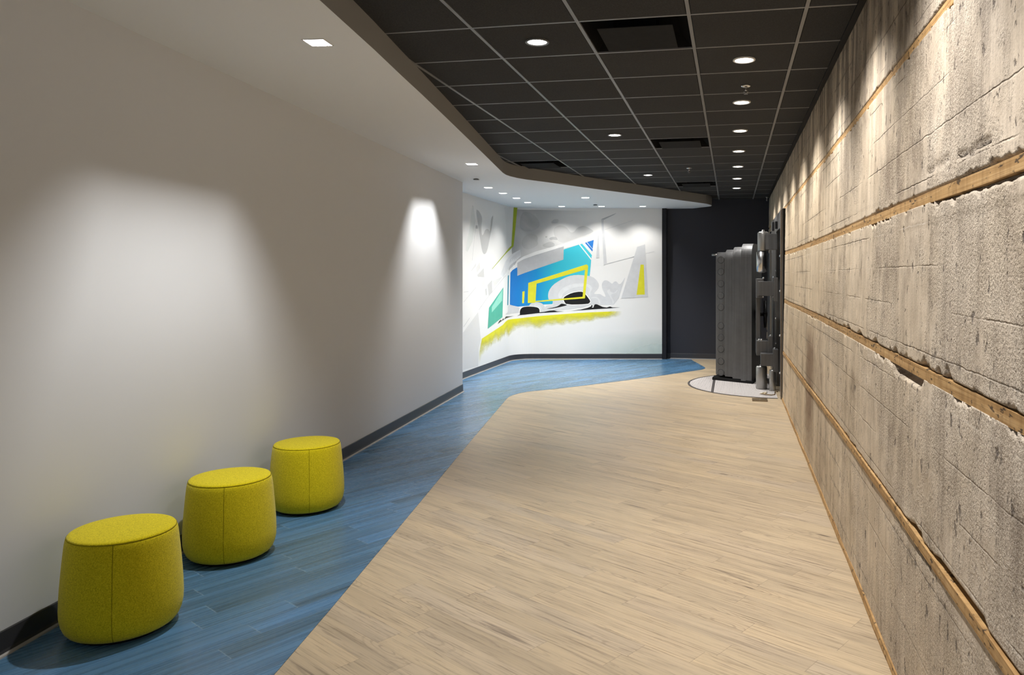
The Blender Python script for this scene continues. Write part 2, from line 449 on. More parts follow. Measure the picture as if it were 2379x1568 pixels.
b = sweep(pl, BP).build('baseboard_left', M['base']); tag(b, 'dark grey rubber baseboard along the plain white wall', 'baseboard', kind='structure')
sweep(pl, TP).build('toe_strip', M['toe'], b)
b = sweep(PATH, BP).build('baseboard_back', M['base']); tag(b, 'dark grey rubber baseboard below the mural', 'baseboard', kind='structure')
sweep(PATH, TP).build('toe_strip', M['toe'], b)
pe = [(-1.1849, 14.1695), (0.55, 14.1695)]
b = sweep(pe, BP).build('baseboard_end', M['base']); tag(b, 'dark baseboard below the charcoal end wall', 'baseboard', kind='structure')
sweep(pe, TP).build('toe_strip', M['toe'], b)

# ------------------------------------------------------------------ soffit
EDGE = [(-1.56, -1.2), (-1.62, 0.0), (-1.69, 1.3), (-1.755, 2.3), (-1.825, 3.14), (-1.93, 3.88), (-2.015, 4.42), (-2.082, 4.87), (-2.197, 5.6), (-2.375, 6.71), (-2.50, 7.485),
        (-2.605, 8.13), (-2.715, 8.80), (-2.735, 9.0), (-2.722, 9.16), (-2.682, 9.33), (-2.61, 9.50), (-2.44, 9.78), (-1.934, 10.70), (-1.33, 11.72), (-0.60, 12.98), (-0.43, 13.29), (-0.365, 13.50), (-0.345, 13.66), (-0.37, 13.80), (-0.70, 14.168)]
SQ = [(-2.165, 3.705, 5, 'large square downlight in the soffit nearest the camera'),
      (-2.842, 8.06, 9, 'square downlight in the soffit near the end of the plain white wall'),
      (-3.372, 10.26, 9, 'square soffit downlight first along the mural wing, next to the plain wall corner'),
      (-3.384, 11.0, 9, 'square soffit downlight second along the mural wing'),
      (-3.39, 11.74, 9, 'square soffit downlight third along the mural wing'),
      (-3.406, 12.48, 9, 'square soffit downlight nearest the rounded mural corner'),
      (-2.285, 11.85, 9, 'square soffit downlight alone in the middle of the soffit before the mural'),
      (-2.998, 13.30, 9, 'square soffit downlight above the lime stripe side of the mural'),
      (-2.297, 13.44, 9, 'square soffit downlight above the middle of the mural'),
      (-1.569, 13.56, 9, 'square soffit downlight above the right end of the mural')]
SQH = 0.056
def soffit_mesh():
    outer = EDGE + [(-4.25, 14.168), (-4.25, -1.2)]
    bm = bmesh.new()
    def loop(pts, z):
        vs = [bm.verts.new((x, y, z)) for x, y in pts]
        return vs, [bm.edges.new((vs[i], vs[(i + 1) % len(vs)])) for i in range(len(vs))]
    lo, e = loop(outer, Z_SOF)
    es = list(e)
    for x, y, a, _ in SQ:
        c, s_ = math.cos(math.radians(a)), math.sin(math.radians(a))
        _, e = loop([(x + p * c - q * s_, y + p * s_ + q * c) for p, q in ((-SQH, -SQH), (SQH, -SQH), (SQH, SQH), (-SQH, SQH))], Z_SOF)
        es += e
    bmesh.ops.triangle_fill(bm, edges=es, use_beauty=True, use_dissolve=False, normal=(0, 0, -1))
    up = [bm.verts.new((x, y, Z_CEIL + 0.012)) for x, y in outer]
    n = len(outer)
    for i in range(n):
        bm.faces.new((lo[i], lo[(i + 1) % n], up[(i + 1) % n], up[i])).material_index = 1
    bm.faces.new(up)
    bmesh.ops.recalc_face_normals(bm, faces=bm.faces)
    me = bpy.data.meshes.new('ceiling_soffit'); bm.to_mesh(me); bm.free()
    me.materials.append(M['soffit']); me.materials.append(M['fascia'])
    return link(bpy.data.objects.new('ceiling_soffit', me))
sof = (tag(soffit_mesh(), 'white dropped soffit with curved grey edge over the blue floor', 'soffit', kind='structure'))

# ------------------------------------------------------------------ black tile ceiling
VENTS = {(2, 1): 'nearest', (2, 7): 'middle', (2, 13): 'far', (-1, 9): 'soffit'}
XR = 0.655
mb = MB(); gb = MB()
zt = Z_CEIL
def in_room(x0, x1, y0, y1):
    return x1 > -3.6
for i in range(-4, 5):
    for j in range(-8, 18):
        x0 = GX0 + i * TILE; x1 = min(x0 + TILE, XR + 0.01); y0 = GY0 + j * TILE; y1 = min(y0 + TILE, 14.166)
        if (i, j) in VENTS or y0 > 14.1: continue
        g = 0.0145
        mb.add([(x0 + g, y0 + g, zt), (x1 - g, y0 + g, zt), (x1 - g, y1 - g, zt), (x0 + g, y1 - g, zt),
                (x0 + g, y0 + g, zt + 0.02), (x1 - g, y0 + g, zt + 0.02), (x1 - g, y1 - g, zt + 0.02), (x0 + g, y1 - g, zt + 0.02)],
               [(0, 3, 2, 1), (0, 1, 5, 4), (1, 2, 6, 5), (2, 3, 7, 6), (3, 0, 4, 7)])
for i in range(-4, 6):
    x = GX0 + i * TILE
    if x > XR: continue
    gb.box(x - 0.010, x + 0.010, -1.2, 14.166, zt - 0.0016, zt + 0.03)
for j in range(-8, 19):
    y = GY0 + j * TILE
    if y > 14.15 or y < -1.2: continue
    gb.box(-3.4, XR + 0.01, y - 0.0085, y + 0.0085, zt - 0.0012, zt + 0.03)
ceil = mb.build('ceiling', M['tile']); tag(ceil, 'black acoustic tile ceiling in a square grid', 'ceiling', kind='structure')
gb.build('ceiling_grid', M['grid'], ceil)
mb = MB(); mb.box(-4.4, 0.9, -1.2, 14.35, zt + 0.25, zt + 0.28); mb.build('light_stop_sheet', M['void'], ceil)  # unseen black sheet added above the tiles to stop light leaking in
mb = MB(); mb.box(0.633, 0.70, -1.2, 14.166, zt - 0.002, zt + 0.006); mb.box(0.633, 0.637, -1.2, 14.166, zt - 0.012, zt + 0.006)
tag(mb.build('trim_ceiling', M['black_trim']), 'black edge trim where the ceiling meets the concrete', 'trim', kind='structure')

# ------------------------------------------------------------------ concrete wall
OY0, OY1, OZ = 10.02, 10.92, 2.16           # vault opening
def cx_wall(z): return 0.622 + (0.672 - 0.622) * z / Z_CEIL
# the four nailers: height along y and thickness
def strip_z(k, y):
    if k == 0: return 2.395 + 0.004 * math.sin(y * 0.9)
    if k == 1: return 1.808 + 0.010 * math.sin(y * 0.55 + 0.6) + 0.0035 * (y - 4)
    if k == 2: return 1.222 - 0.006 * math.sin(y * 0.8) + 0.0022 * (y - 4)
    return 0.632 + 0.005 * math.sin(y * 0.7) - 0.010 * max(0, y - 5)
STRH = [0.030, 0.036, 0.038, 0.032]
def n1(y, s, o): return noise.noise(Vector((y * s, o, 0.0)))
def fbm(v, o=3):
    return noise.fractal(v, 1.0, 2.0, o)
ys = [-1.2, -0.6, 0.0, 0.6, 1.1, 1.45]
y = 1.62
while y < 14.168:
    ys.append(y); y += 0.0036 * y + 0.001
ys += [14.168, OY0, OY1]; ys = sorted(ys)
# rows: z offset from the strip it belongs to, so rows follow the strips
def row_table(y):
    zs = []
    marks = [0.0] + [c for k in (3, 2, 1, 0) for c in (strip_z(k, y) - STRH[k] / 2, strip_z(k, y) + STRH[k] / 2)] + [Z_CEIL + 0.004]
    for a in range(len(marks) - 1):
        z0, z1 = marks[a], marks[a + 1]
        if a % 2 == 1:
            zs += [z0, z0 + 0.002, (z0 + z1) / 2, z1 - 0.002]
        else:
            n = 46
            for q in range(n):
                u = q / n
                u = u - math.sin(2 * PI * u) / (2 * PI) * 0.72
                zs.append(z0 + (z1 - z0) * u)
    zs.append(marks[-1])
    return zs, marks
verts, chips = [], []
nz = None
for y in ys:
    zs, marks = row_table(y)
    nz = len(zs)
    for z in zs:
        d = 0.0; chip = 0.0
        inside = False
        for k in range(4):
            c = strip_z(k, y); hh = STRH[k] / 2
            if abs(z - c) < hh - 0.0012:
                inside = True
            dz = z - c
            up = dz - hh; dn = -dz - hh
            if -0.0005 <= up < 0.10 or -0.0005 <= dn < 0.10:
                side = 1 if up >= -0.0005 else -1
                e = up if side == 1 else dn
                # ragged broken edge: how far the break reaches
                r = n1(y, 1.3, 5.3 * k + side * 2.7) * 0.35 + n1(y, 9.0, 9.1 * k + side) * 0.42 + n1(y, 27.0, 3.3 * k + side) * 0.38 + n1(y, 71.0, 1.3 * k + side) * 0.25
                reach = max(0.0, r - 0.10) * 0.050 + (0.0032 if side == 1 else 0.0)
                if k == 1 and side == -1 and y < 2.75: reach += 0.013 * min(1, (2.75 - y) / 0.5) * (1 + 1.1 * n1(y, 13.0, 4.0))
                if k == 3 and side == 1:
                    for a0, a1 in ((2.05, 2.62), (2.70, 2.95), (1.72, 1.85)):
                        if a0 < y < a1: reach += 0.024 * min(1, (y - a0) / 0.03, (a1 - y) / 0.12)
                if k == 2 and side == -1 and 2.75 < y < 3.25: reach += 0.034 * min(1, (y - 2.75) / 0.05, (3.25 - y) / 0.1)
                if k == 2 and side == 1:
                    for a0, w in ((4.05, .10), (3.62, .08), (3.2, .05), (2.75, .06), (4.45, .09), (2.45, .05)):
                        if abs(y - a0) < w: reach += 0.022 * (1 - abs(y - a0) / w)
                if reach > 0.0015:
                    q = max(0.0, min(1.0, (reach - e) / 0.010 + 0.5)) if not (k == 3 and side == 1 and reach > 0.012) else max(0.0, min(1.0, (reach - e) / (reach * 0.85)))
                    d = max(d, q * (0.020 + 0.4 * reach)); chip = max(chip, q)
        if inside:
            d = 0.045; chip = 0.0
        else:
            rg = fbm(Vector((0.0, y * 1.4, z * 1.2))) * 0.003
            rp = max(0.0, noise.noise(Vector((7.0, y * 1.3, z * 1.1))) + 0.12)
            rg += fbm(Vector((3.0, y * 16, z * 16)), 4) * 0.0020 * min(1.0, rp * 2.6)
            # form board offsets
            bi = math.floor((z + 0.04) / 0.1475 + 0.04 * n1(y, 0.8, 1.0))
            rg += 0.0022 * noise.noise(Vector((bi * 3.7, math.floor(y / 1.9 + bi * 0.37) * 2.3, 0.5)))
            # broken ledge high on the near part of the wall
            for (yc, wy, zc) in ((2.62, 0.14, 1.905), (2.25, 0.15, 1.897)):
                if abs(y - yc) < wy:
                    e = abs(z - zc - 0.01 * n1(y, 9, 2)) / 0.009
                    if e < 1: d = max(d, 0.018 * (1 - e)); chip = max(chip, 1 - e)
            d += rg
        verts.append((cx_wall(z) + d, y, z)); chips.append(chip)
faces = []
ny = len(ys)
for i in range(ny - 1):
    ya, yb = ys[i], ys[i + 1]
    if yb - ya < 1e-6: continue
    ym = (ya + yb) / 2
    for k in range(nz - 1):
        if OY0 - 1e-4 < ym < OY1 + 1e-4 and verts[i * nz + k][2] < OZ: continue
        faces.append((i * nz + k, i * nz + k + 1, (i + 1) * nz + k + 1, (i + 1) * nz + k))
me = bpy.data.meshes.new('wall_right')
me.from_pydata(verts, [], faces)
at = me.attributes.new('chip', 'FLOAT', 'POINT'); at.data.foreach_set('value', chips)
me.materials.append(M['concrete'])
me.polygons.foreach_set('use_smooth', [True] * len(me.polygons))
me.update()
tag(link(bpy.data.objects.new('wall_right', me)), 'weathered board formed concrete wall with timber nailers', 'wall', kind='structure')

# nailers set in the concrete
NAMES = ['highest timber nailer in the concrete wall', 'timber nailer above eye level in the concrete wall', 'timber nailer at waist height in the concrete wall', 'lowest timber nailer in the concrete wall with broken concrete above it']
sy = [-1.2 + 0.1 * i for i in range(int(15.3 / 0.1))]
for k in range(4):
    m = MB(); vs = []; yy = [q for q in sy if not (k in (1, 2, 3) and q > 9.74)]
    for y in yy:
        z = strip_z(k, y); hh = STRH[k] / 2 + 0.0015; wv = 0.002 * n1(y, 4.0, k * 2.0)
        x = cx_wall(z) + 0.004 + 0.003 * n1(y, 2.0, k * 5.0) - (0.012 if k == 3 else 0.002)
        vs += [(x, y, z - hh + wv), (x, y, z + hh + wv), (x + 0.06, y, z + hh + wv), (x + 0.06, y, z - hh + wv)]
    fs = []
    for i in range(len(yy) - 1):
        for q in range(4):
            fs.append((i * 4 + q, i * 4 + (q + 1) % 4, (i + 1) * 4 + (q + 1) % 4, (i + 1) * 4 + q))
    fs += [(0, 1, 2, 3), tuple((len(yy) - 1) * 4 + q for q in (3, 2, 1, 0))]
    m.add(vs, fs)
    tag(m.build('trim_nailer', M['nailer']), NAMES[k], 'timber strip', kind='structure')
m = MB(); vs = []
yy = [q for q in sy if q < 9.72]
for y in yy:
    x = cx_wall(0) - 0.010 + 0.005 * n1(y, 1.3, 4.0) + 0.003 * n1(y, 7.0, 2.0); h = 0.030 + 0.008 * n1(y, 2.2, 9.0)
    vs += [(x, y, 0.0005), (x + 0.004, y, h), (x + 0.05, y, h), (x + 0.05, y, 0.0005)]
fs = []
for i in range(len(yy) - 1):
    for q in range(4):
        fs.append((i * 4 + q, i * 4 + (q + 1) % 4, (i + 1) * 4 + (q + 1) % 4, (i + 1) * 4 + q))
m.add(vs, fs)
tag(m.build('trim_base_nailer', M['nailer']), 'timber strip at the foot of the concrete wall', 'timber strip', kind='structure')

# vault passage behind the opening
mb = MB()
mb.box(0.75, 2.2, OY0 - 0.06, OY0, 0, 2.3); mb.box(0.75, 2.2, OY1, OY1 + 0.06, 0, 2.3); mb.box(2.2, 2.26, OY0 - 0.06, OY1 + 0.06, 0, 2.3); mb.box(0.75, 2.26, OY0, OY1, OZ, OZ + 0.06); mb.box(0.75, 2.26, OY0, OY1, -0.05, 0.0)
tag(mb.build('wall_vault', M['dark_wall']), 'dark walls of the passage inside the vault opening', 'wall', kind='structure')

# ------------------------------------------------------------------ vault door frame
fr = empty('vault_door_frame', (0.6, 10.5, 0))
tag(fr, 'dark riveted steel frame around the vault opening in the concrete wall', 'door frame')
def W(o, root):     # world-built mesh under an unrotated root
    o.matrix_parent_inverse = Matrix.Translation(-Vector(root.location)); return o
def wb(m, name, mat, root, parent=None, bv=0.0):
    """mesh given in world coordinates; root is an unrotated Empty"""
    l = Vector(root.location)
    m.v = [(a - l.x, b_ - l.y, c - l.z) for a, b_, c in m.v]
    o = m.build(name, mat, parent or root)
    if bv: bevel(o, bv)
    return o
mb = MB(); mb.box(0.612, 0.70, 9.75, OY0, 0.0, 2.30); mb.box(0.612, 0.70, OY1, 12.25, 0.0, 2.30); mb.box(0.612, 0.70, OY0, OY1, OZ, 2.30)
mb.prism([(0.612, 9.75), (0.70, 9.75), (0.70, 12.25), (0.612, 12.25)], 2.30, 2.385)
wb(mb, 'casing', M['steel_frame'], fr, bv=0.004)
mb = MB(); mb.box(0.604, 0.6115, 9.757, 9.80, 0.0, 2.37); wb(mb, 'edge_bar', M['bronze'], fr)
mb = MB(); mb.box(0.632, 0.70, 9.735, 9.7495, 0.0, 2.385); wb(mb, 'shadow_trim', M['gap'], fr)
mb = MB(); mb.box(0.70, 0.95, OY0, OY0 + 0.03, 0, OZ); mb.box(0.70, 0.95, OY1 - 0.03, OY1, 0, OZ); mb.box(0.70, 0.95, OY0, OY1, OZ - 0.03, OZ); wb(mb, 'jamb_lining', M['steel'], fr)
for (y, z) in [(10.9, 2.03), (10.9, 1.62), (10.9, 1.3), (10.9, 0.95), (10.9, 0.6), (10.0, 1.8), (10.0, 1.35), (10.0, 0.78), (10.0, 0.3), (11.9, 2.2), (11.9, 1.9)]:
    mb = MB(); mb.lathe([(0.016, 0.6119), (0.016, 0.603), (0.010, 0.598)], 6, (0, y, z), 'X', smooth=False); wb(mb, 'bolt', M['chrome'], fr)
for (y, z0, z1) in [(10.55, 2.18, 2.28), (11.35, 2.20, 2.33), (11.9, 2.12, 2.22)]:
    mb = MB(); mb.box(0.579, 0.6116, y, y + 0.07, z0, z1); wb(mb, 'keeper', M['iron'], fr, bv=0.004)
mb = MB(); mb.box(0.601, 0.6116, OY1 + 0.02, 12.0, 2.05, 2.075); wb(mb, 'lip', M['chrome'], fr)
mb = MB(); mb.box(0.625, 0.70, 12.2505, 13.9, 0.0, 1.93); wb(mb, 'side_plate', M['steel'], fr)
mb = MB(); mb.box(0.605, 0.6116, OY1 + 0.04, 12.0, 0.05, 2.03); wb(mb, 'face_plate', M['steel_light'], fr)

# ------------------------------------------------------------------ vault door
DA = math.radians(12.0)
vd = empty('vault_door', (-0.248, 11.30, 0), 0)
tag(vd, 'thick stepped steel vault door standing open with round bolts on its edge', 'vault door')
tv = Vector((math.cos(DA + 0.22), -math.sin(DA + 0.22), 0)); wv = Vector((math.sin(DA), math.cos(DA), 0))
def dl(t, w, z): return tv * t + wv * w + Vector((0, 0, z))
TT = [0.0, 0.154, 0.279, 0.416, 0.585]
ZTOP = [1.895, 1.930, 1.966, 2.010]
WID = 0.80
for k in range(4):
    sb = (3 - k) * 0.028
    out = rrect(sb, WID - sb, 0.035 + sb * 0.6, ZTOP[k], 0.19 - 0.02 * (3 - k))
    n = len(out); m = MB()
    vs = [dl(TT[k], w, z) for w, z in out] + [dl(TT[k + 1] - 0.002, w, z) for w, z in out]
    fs = [tuple(range(n))[::-1], tuple(range(n, 2 * n))]
    m.add(vs, fs)
    b0 = 0
    for i in range(n):
        j = (i + 1) % n
        m.f.append([i, j, n + j, n + i]); m.m.append(0); m.sm.append(False)
    o = m.build('door_step', M['steel'], vd); bevel(o, 0.004, 2)
# locking bolts
for v in (604.2, 631.6, 659.0, 686.3, 713.4, 755.7, 783.0, 809.8, 837.8, 863.8):
    z = EYE + (CY - v) * 11.28 / F_PX
    m = MB(); r = 0.046; vs = []; N = 28
    for (q, dpt) in ((r, 0.02), (r, -0.003), (r - 0.002, -0.0045), (r * 0.35, -0.0045), (r * 0.3, -0.004)):
        for a in range(N):
            vs.append(dl(0.083 + q * math.cos(2 * PI * a / N), 0.084 + dpt, z + q * math.sin(2 * PI * a / N)))
    fs = []
    for i in range(4):
        for a in range(N):
            fs.append((i * N + a, i * N + (a + 1) % N, (i + 1) * N + (a + 1) % N, (i + 1) * N + a))
    fs.append(tuple(4 * N + a for a in range(N)))
    m.add(vs, fs); m.build('locking_bolt', M['steel'], vd)
    m = MB(); vs = [dl(0.083 + q * math.cos(2 * PI * a / N), 0.084 - 0.0008 + dd, z + q * math.sin(2 * PI * a / N)) for q, dd in ((r + 0.005, 0.01), (r + 0.005, 0.0), (r - 0.001, 0.0)) for a in range(N)]
    m.add(vs, [(i * N + a, i * N + (a + 1) % N, (i + 1) * N + (a + 1) % N, (i + 1) * N + a) for i in range(2) for a in range(N)]); m.build('bolt_gap', M['gap'], vd)
m = MB(); m.tube([dl(-0.075, 0.14, 1.855), dl(0.01, 0.14, 1.855)], 0.014, 12); m.build('locking_rod', M['steel_light'], vd)
m = MB(); vs = [dl(t, w, z) for z in (0.0005, 0.046) for t, w in ((-0.05, 0.06), (0.60, -0.012), (0.60, WID), (-0.05, WID))]
m.add(vs, [(0, 1, 2, 3), (4, 5, 6, 7), (0, 1, 5, 4), (1, 2, 6, 5), (2, 3, 7, 6), (3, 0, 4, 7)]); m.build('base_skid', M['gap'], vd)
# crane hinge
def vb(m, name, mat, bv=0.0): return wb(m, name, mat, vd, bv=bv)
m = MB(); m.lathe([(0.070, 1.885), (0.076, 1.89), (0.076, 2.125), (0.070, 2.140), (0.05, 2.150), (0.02, 2.152), (0.02, 2.170), (0.012, 2.176)], 32, (0.425, 10.68, 0)); vb(m, 'upper_hinge_barrel', M['steel_light'])
m = MB(); m.box(0.425, 0.611, 10.61, 10.74, 1.90, 2.118); vb(m, 'upper_hinge_arm', M['steel'], 0.004)
m = MB(); m.lathe([(0.030, 1.585), (0.05, 1.595), (0.072, 1.603), (0.072, 1.868), (0.06, 1.874), (0.06, 1.886)], 32, (0.405, 10.68, 0)); vb(m, 'hinge_pin', M['chrome'])
m = MB(); m.box(0.335, 0.43, 10.58, 11.06, 1.240, 1.505); m.box(0.352, 0.611, 10.50, 10.64, 1.272, 1.470); vb(m, 'hinge_bracket', M['steel'], 0.004)
m = MB(); m.box(0.56, 0.611, 10.45, 10.70, 1.20, 1.52); vb(m, 'bracket_plate', M['steel_frame'], 0.003)
m = MB(); m.box(0.335, 0.392, 10.80, 10.92, 0.58, 1.24); vb(m, 'hinge_post', M['steel'], 0.003)
m = MB(); m.box(0.522, 0.545, 10.80, 10.86, 0.70, 1.90); vb(m, 'tie_bar', M['steel_light'], 0.002)
m = MB(); m.box(0.335, 0.53, 10.62, 11.06, 0.455, 0.655); m.box(0.49, 0.55, 10.60, 10.72, 0.44, 0.72); vb(m, 'hinge_bracket', M['steel'], 0.004)
m = MB(); m.box(0.385, 0.611, 10.42, 10.58, 0.335, 0.500); m.box(0.545, 0.611, 10.40, 10.60, 0.26, 0.56); vb(m, 'hinge_bracket', M['steel'], 0.004)
m = MB(); m.lathe([(0.066, 0.004), (0.076, 0.012), (0.074, 0.30), (0.066, 0.315), (0.03, 0.318), (0.025, 0.332)], 32, (0.402, 10.60, 0)); vb(m, 'lower_hinge_barrel', M['steel_light'])
m = MB(); m.lathe([(0.040, 0.004), (0.044, 0.01), (0.044, 0.27), (0.038, 0.285)], 24, (0.538, 10.45, 0)); vb(m, 'lower_hinge_pin', M['steel_light'])
for (x, y, z) in [(0.425, 10.57, 1.518), (0.56, 10.57, 1.530), (0.42, 10.57, 1.262), (0.55, 10.57, 1.262), (0.37, 10.68, 0.665), (0.40, 10.66, 0.665), (0.525, 10.66, 0.730), (0.57, 10.5, 0.568)]:
    m = MB(); m.lathe([(0.013, z - 0.012), (0.013, z + 0.006), (0.008, z + 0.011)], 6, (x, y, 0), smooth=False); vb(m, 'bolt', M['chrome'])
# hand wheel on the outer face of the door
hx, hy, hz, hr = 0.478, 11.30, 0.985, 0.185
m = MB(); ring = []
for k in range(41):
    a = 2 * PI * k / 40
    ring.append((hx, hy + hr * math.cos(a), hz + hr * math.sin(a)))
m.tube(ring, 0.017, 10)
for k in range(5):
    a = 2 * PI * k / 5 + 0.3
    m.tube([(hx, hy, hz), (hx, hy + hr * math.cos(a), hz + hr * math.sin(a))], 0.011, 8)
m.lathe([(0.045, 0.455), (0.045, 0.50), (0.03, 0.51)], 20, (0, hy, hz), 'X'); m.lathe([(0.028, 0.36), (0.028, 0.47)], 16, (0, hy, hz), 'X')
m.lathe([(0.06, 0.345), (0.07, 0.39), (0.05, 0.40)], 20, (0, hy, hz), 'X')
vb(m, 'hand_wheel', M['iron'])

# ------------------------------------------------------------------ entrance grate
GC, GR = (0.60, 11.02), 1.21
gt = empty('floor_grate', (0.0, 11.0, 0.0))
tag(gt, 'half round pale ribbed grate set in the wood floor under the vault door', 'floor grate')
def circ(r, a0, a1, n=60): return [(GC[0] + r * math.cos(a0 + (a1 - a0) * k / n), GC[1] + r * math.sin(a0 + (a1 - a0) * k / n)) for k in range(n + 1)]
mb = MB()
o_, i_ = circ(GR + 0.012, PI * 0.508, PI * 1.492), circ(GR - 0.008, PI * 0.508, PI * 1.492)
for k in range(60):
    vs = [(*o_[k], .0006), (*o_[k + 1], .0006), (*i_[k + 1], .0006), (*i_[k], .0006), (*o_[k], .006), (*o_[k + 1], .006), (*i_[k + 1], .006), (*i_[k], .006)]
    mb.add(vs, [(0, 3, 2, 1), (4, 5, 6, 7), (0, 1, 5, 4), (2, 3, 7, 6), (1, 2, 6, 5), (3, 0, 4, 7)])
wb(mb, 'rim', M['grate_dark'], gt)
mb = MB(); mb.prism(circ(GR - 0.008, PI * 0.508, PI * 1.492), 0.0008, 0.0022); wb(mb, 'tray', M['grate_dark'], gt)
for a, b_ in ((GC[0] - GR, -0.262), (-0.240, 0.575)):
    mb = MB(); x = a + 0.008
    while x + 0.0098 < b_:
        h = math.sqrt(max(0, (GR - 0.014) ** 2 - (x + (0.0098 if x < GC[0] - 0.5 * GR else 0.005) - 0.0098 * (x < GC[0]) - GC[0]) ** 2))
        if h > 0.03: mb.box(x, x + 0.0098, GC[1] - h, GC[1] + h, 0.0022, 0.0052)
        x += 0.0152
    wb(mb, 'rib_panel', M['grate_rib'], gt)
mb = MB(); mb.box(-0.259, -0.243, GC[1] - 0.84, GC[1] + 0.84, 0.0022, 0.0056); wb(mb, 'joint_bar', M['grate_dark'], gt)

mb = MB(); mb.box(0.25, 0.437, 9.555, 9.735, 0.0006, 0.012)
fp = mb.build('floor_plate', M['bronze']); bevel(fp, 0.003); tag(fp, 'small bronze cover plate on the wood floor before the grate', 'floor plate')
mb = MB(); mb.lathe([(0.012, 0.0121), (0.012, 0.014)], 12, (0.345, 9.64, 0)); mb.build('keyhole_cap', M['brass_line'], fp)

hk = empty('door_hook', (0.5, 10.0, 0))
tag(hk, 'thin brass hold-open hook lying on the grate by the vault frame', 'hook')
mb = MB(); mb.tube([(0.572, 9.90, 0.07), (0.560, 9.90, 0.085), (0.545, 9.90, 0.075), (0.54, 9.91, 0.035), (0.50, 9.95, 0.022), (0.44, 10.0, 0.020), (0.40, 10.05, 0.018), (0.36, 10.08, 0.014)], [0.008] * 7 + [0.003]); wb(mb, 'rod', M['bronze'], hk)
mb = MB(); mb.tube([(0.36, 10.08, 0.014), (0.41, 10.14, 0.020), (0.45, 10.14, 0.022), (0.44, 10.06, 0.022), (0.40, 10.04, 0.02)], [0.003, 0.008, 0.008, 0.008, 0.006]); wb(mb, 'catch', M['brass_line'], hk)

# ------------------------------------------------------------------ ottomans
def ottoman():
    r = empty('ottoman', (0, 0, 0))
    m = MB(); m.lathe([(0.178, 0.0024), (0.180, 0.018)], 48); m.build('base_glide', M['gap'], r)
    m = MB()
    prof = [(0.150, 0.0145), (0.192, 0.016), (0.208, 0.024), (0.221, 0.040), (0.230, 0.062), (0.2355, 0.09), (0.237, 0.125), (0.2355, 0.17), (0.2325, 0.22), (0.2285, 0.27),
            (0.2240, 0.32), (0.2195, 0.365), (0.2160, 0.395), (0.2125, 0.414), (0.2085, 0.422)]
    m.lathe(prof, 72); m.build('upholstered_body', M['felt'], r)
    m = MB(); m.lathe([(0.2070, 0.4185), (0.2075, 0.425), (0.204, 0.4295), (0.19, 0.432), (0.14, 0.4350), (0.08, 0.4365), (0.01, 0.437)], 72); m.build('seat_top', M['felt'], r)
    m = MB(); ring = [(0.2085 * math.cos(2 * PI * k / 72), 0.2085 * math.sin(2 * PI * k / 72), 0.4225) for k in range(73)]; m.tube(ring, 0.0016, 6); m.build('top_piping', M['seam'], r)
    m = MB(); m.tube([((q[0] - 0.0004), 0, q[1]) for q in prof[2:]], 0.0013, 6); m.build('side_seam', M['seam'], r)
    return r
def copy_tree(o):
    c = o.copy(); COL.objects.link(c)
    for ch in o.children:
        d = ch.copy(); d.parent = c; COL.objects.link(d)
        for g in ch.children:
            e = g.copy(); e.parent = d; COL.objects.link(e)
    return c
o0 = ottoman()
OT = [((-2.640, 2.915, 0), 'chartreuse felt drum ottoman nearest the camera by the white wall'),
      ((-2.735, 3.775, 0), 'chartreuse felt drum ottoman between the other two along the white wall'),
      ((-2.787, 4.635, 0), 'chartreuse felt drum ottoman farthest along the white wall')]
allo = [o0] + [copy_tree(o0) for _ in range(2)]
for k, (o, (l, lab)) in enumerate(zip(allo, OT)):
    o.location = l; o.scale = (1, 1, 1.015)
    o.rotation_euler = (0, 0, math.atan2(-l[1], -l[0]) + (-0.17, -0.14, 0.06)[k])
    tag(o, lab, 'ottoman', 'ottomans along the white wall')

# ------------------------------------------------------------------ ceiling fittings
def spot(loc, target, energy, angle, blend, size, color, name='lamp_light', parent=None):
    l = bpy.data.lights.new(name, 'SPOT'); l.energy = energy; l.spot_size = angle; l.spot_blend = blend
    l.shadow_soft_size = size; l.color = color
    o = bpy.data.objects.new(name, l); COL.objects.link(o)
    o.location = loc
    d = Vector(target) - Vector(loc); o.rotation_euler = d.to_track_quat('-Z', 'Y').to_euler()
    return o

def round_light(ring_mat):
    r = empty('recessed_downlight', (0, 0, 0))
    m = MB()
    m.lathe([(0.072, -0.0005), (0.072, -0.006), (0.069, -0.0085), (0.060, -0.0085), (0.057, -0.004), (0.057, -0.0005)], 40, caps=False)
    m.build('trim_ring', ring_mat, r)
    m = MB(); m.lathe([(0.057, -0.0032), (0.02, -0.0034)], 40); m.build('lens', M['lens'], r)
    return r
def vent():
    r = empty('ceiling_diffuser', (0, 0, 0))
    h = TILE / 2 - 0.0125; m = MB(); i = h - 0.07
    # sloped pan
    o4 = [(-h, -h, 0.006), (h, -h, 0.006), (h, h, 0.006), (-h, h, 0.006)]
    i4 = [(-i, -i, 0.075), (i, -i, 0.075), (i, i, 0.075), (-i, i, 0.075)]
    m.add(o4 + i4, [(0, 1, 5, 4), (1, 2, 6, 5), (2, 3, 7, 6), (3, 0, 4, 7), (4, 5, 6, 7)])
    m.build('pan', M['vent_pan'], r, fix=False)
    m = MB(); p = 0.211; m.box(-p, p, -p, p, -0.018, -0.014); b = m.build('face_plate', M['vent'], r); bevel(b, 0.0015)
    for sx in (-1, 1):
        for sy_ in (-1, 1):
            m = MB(); m.box(sx * 0.12 - 0.01, sx * 0.12 + 0.01, sy_ * 0.12 - 0.002, sy_ * 0.12 + 0.002, -0.014, 0.074)
            m.build('hanger', M['vent_pan'], r)
    return r
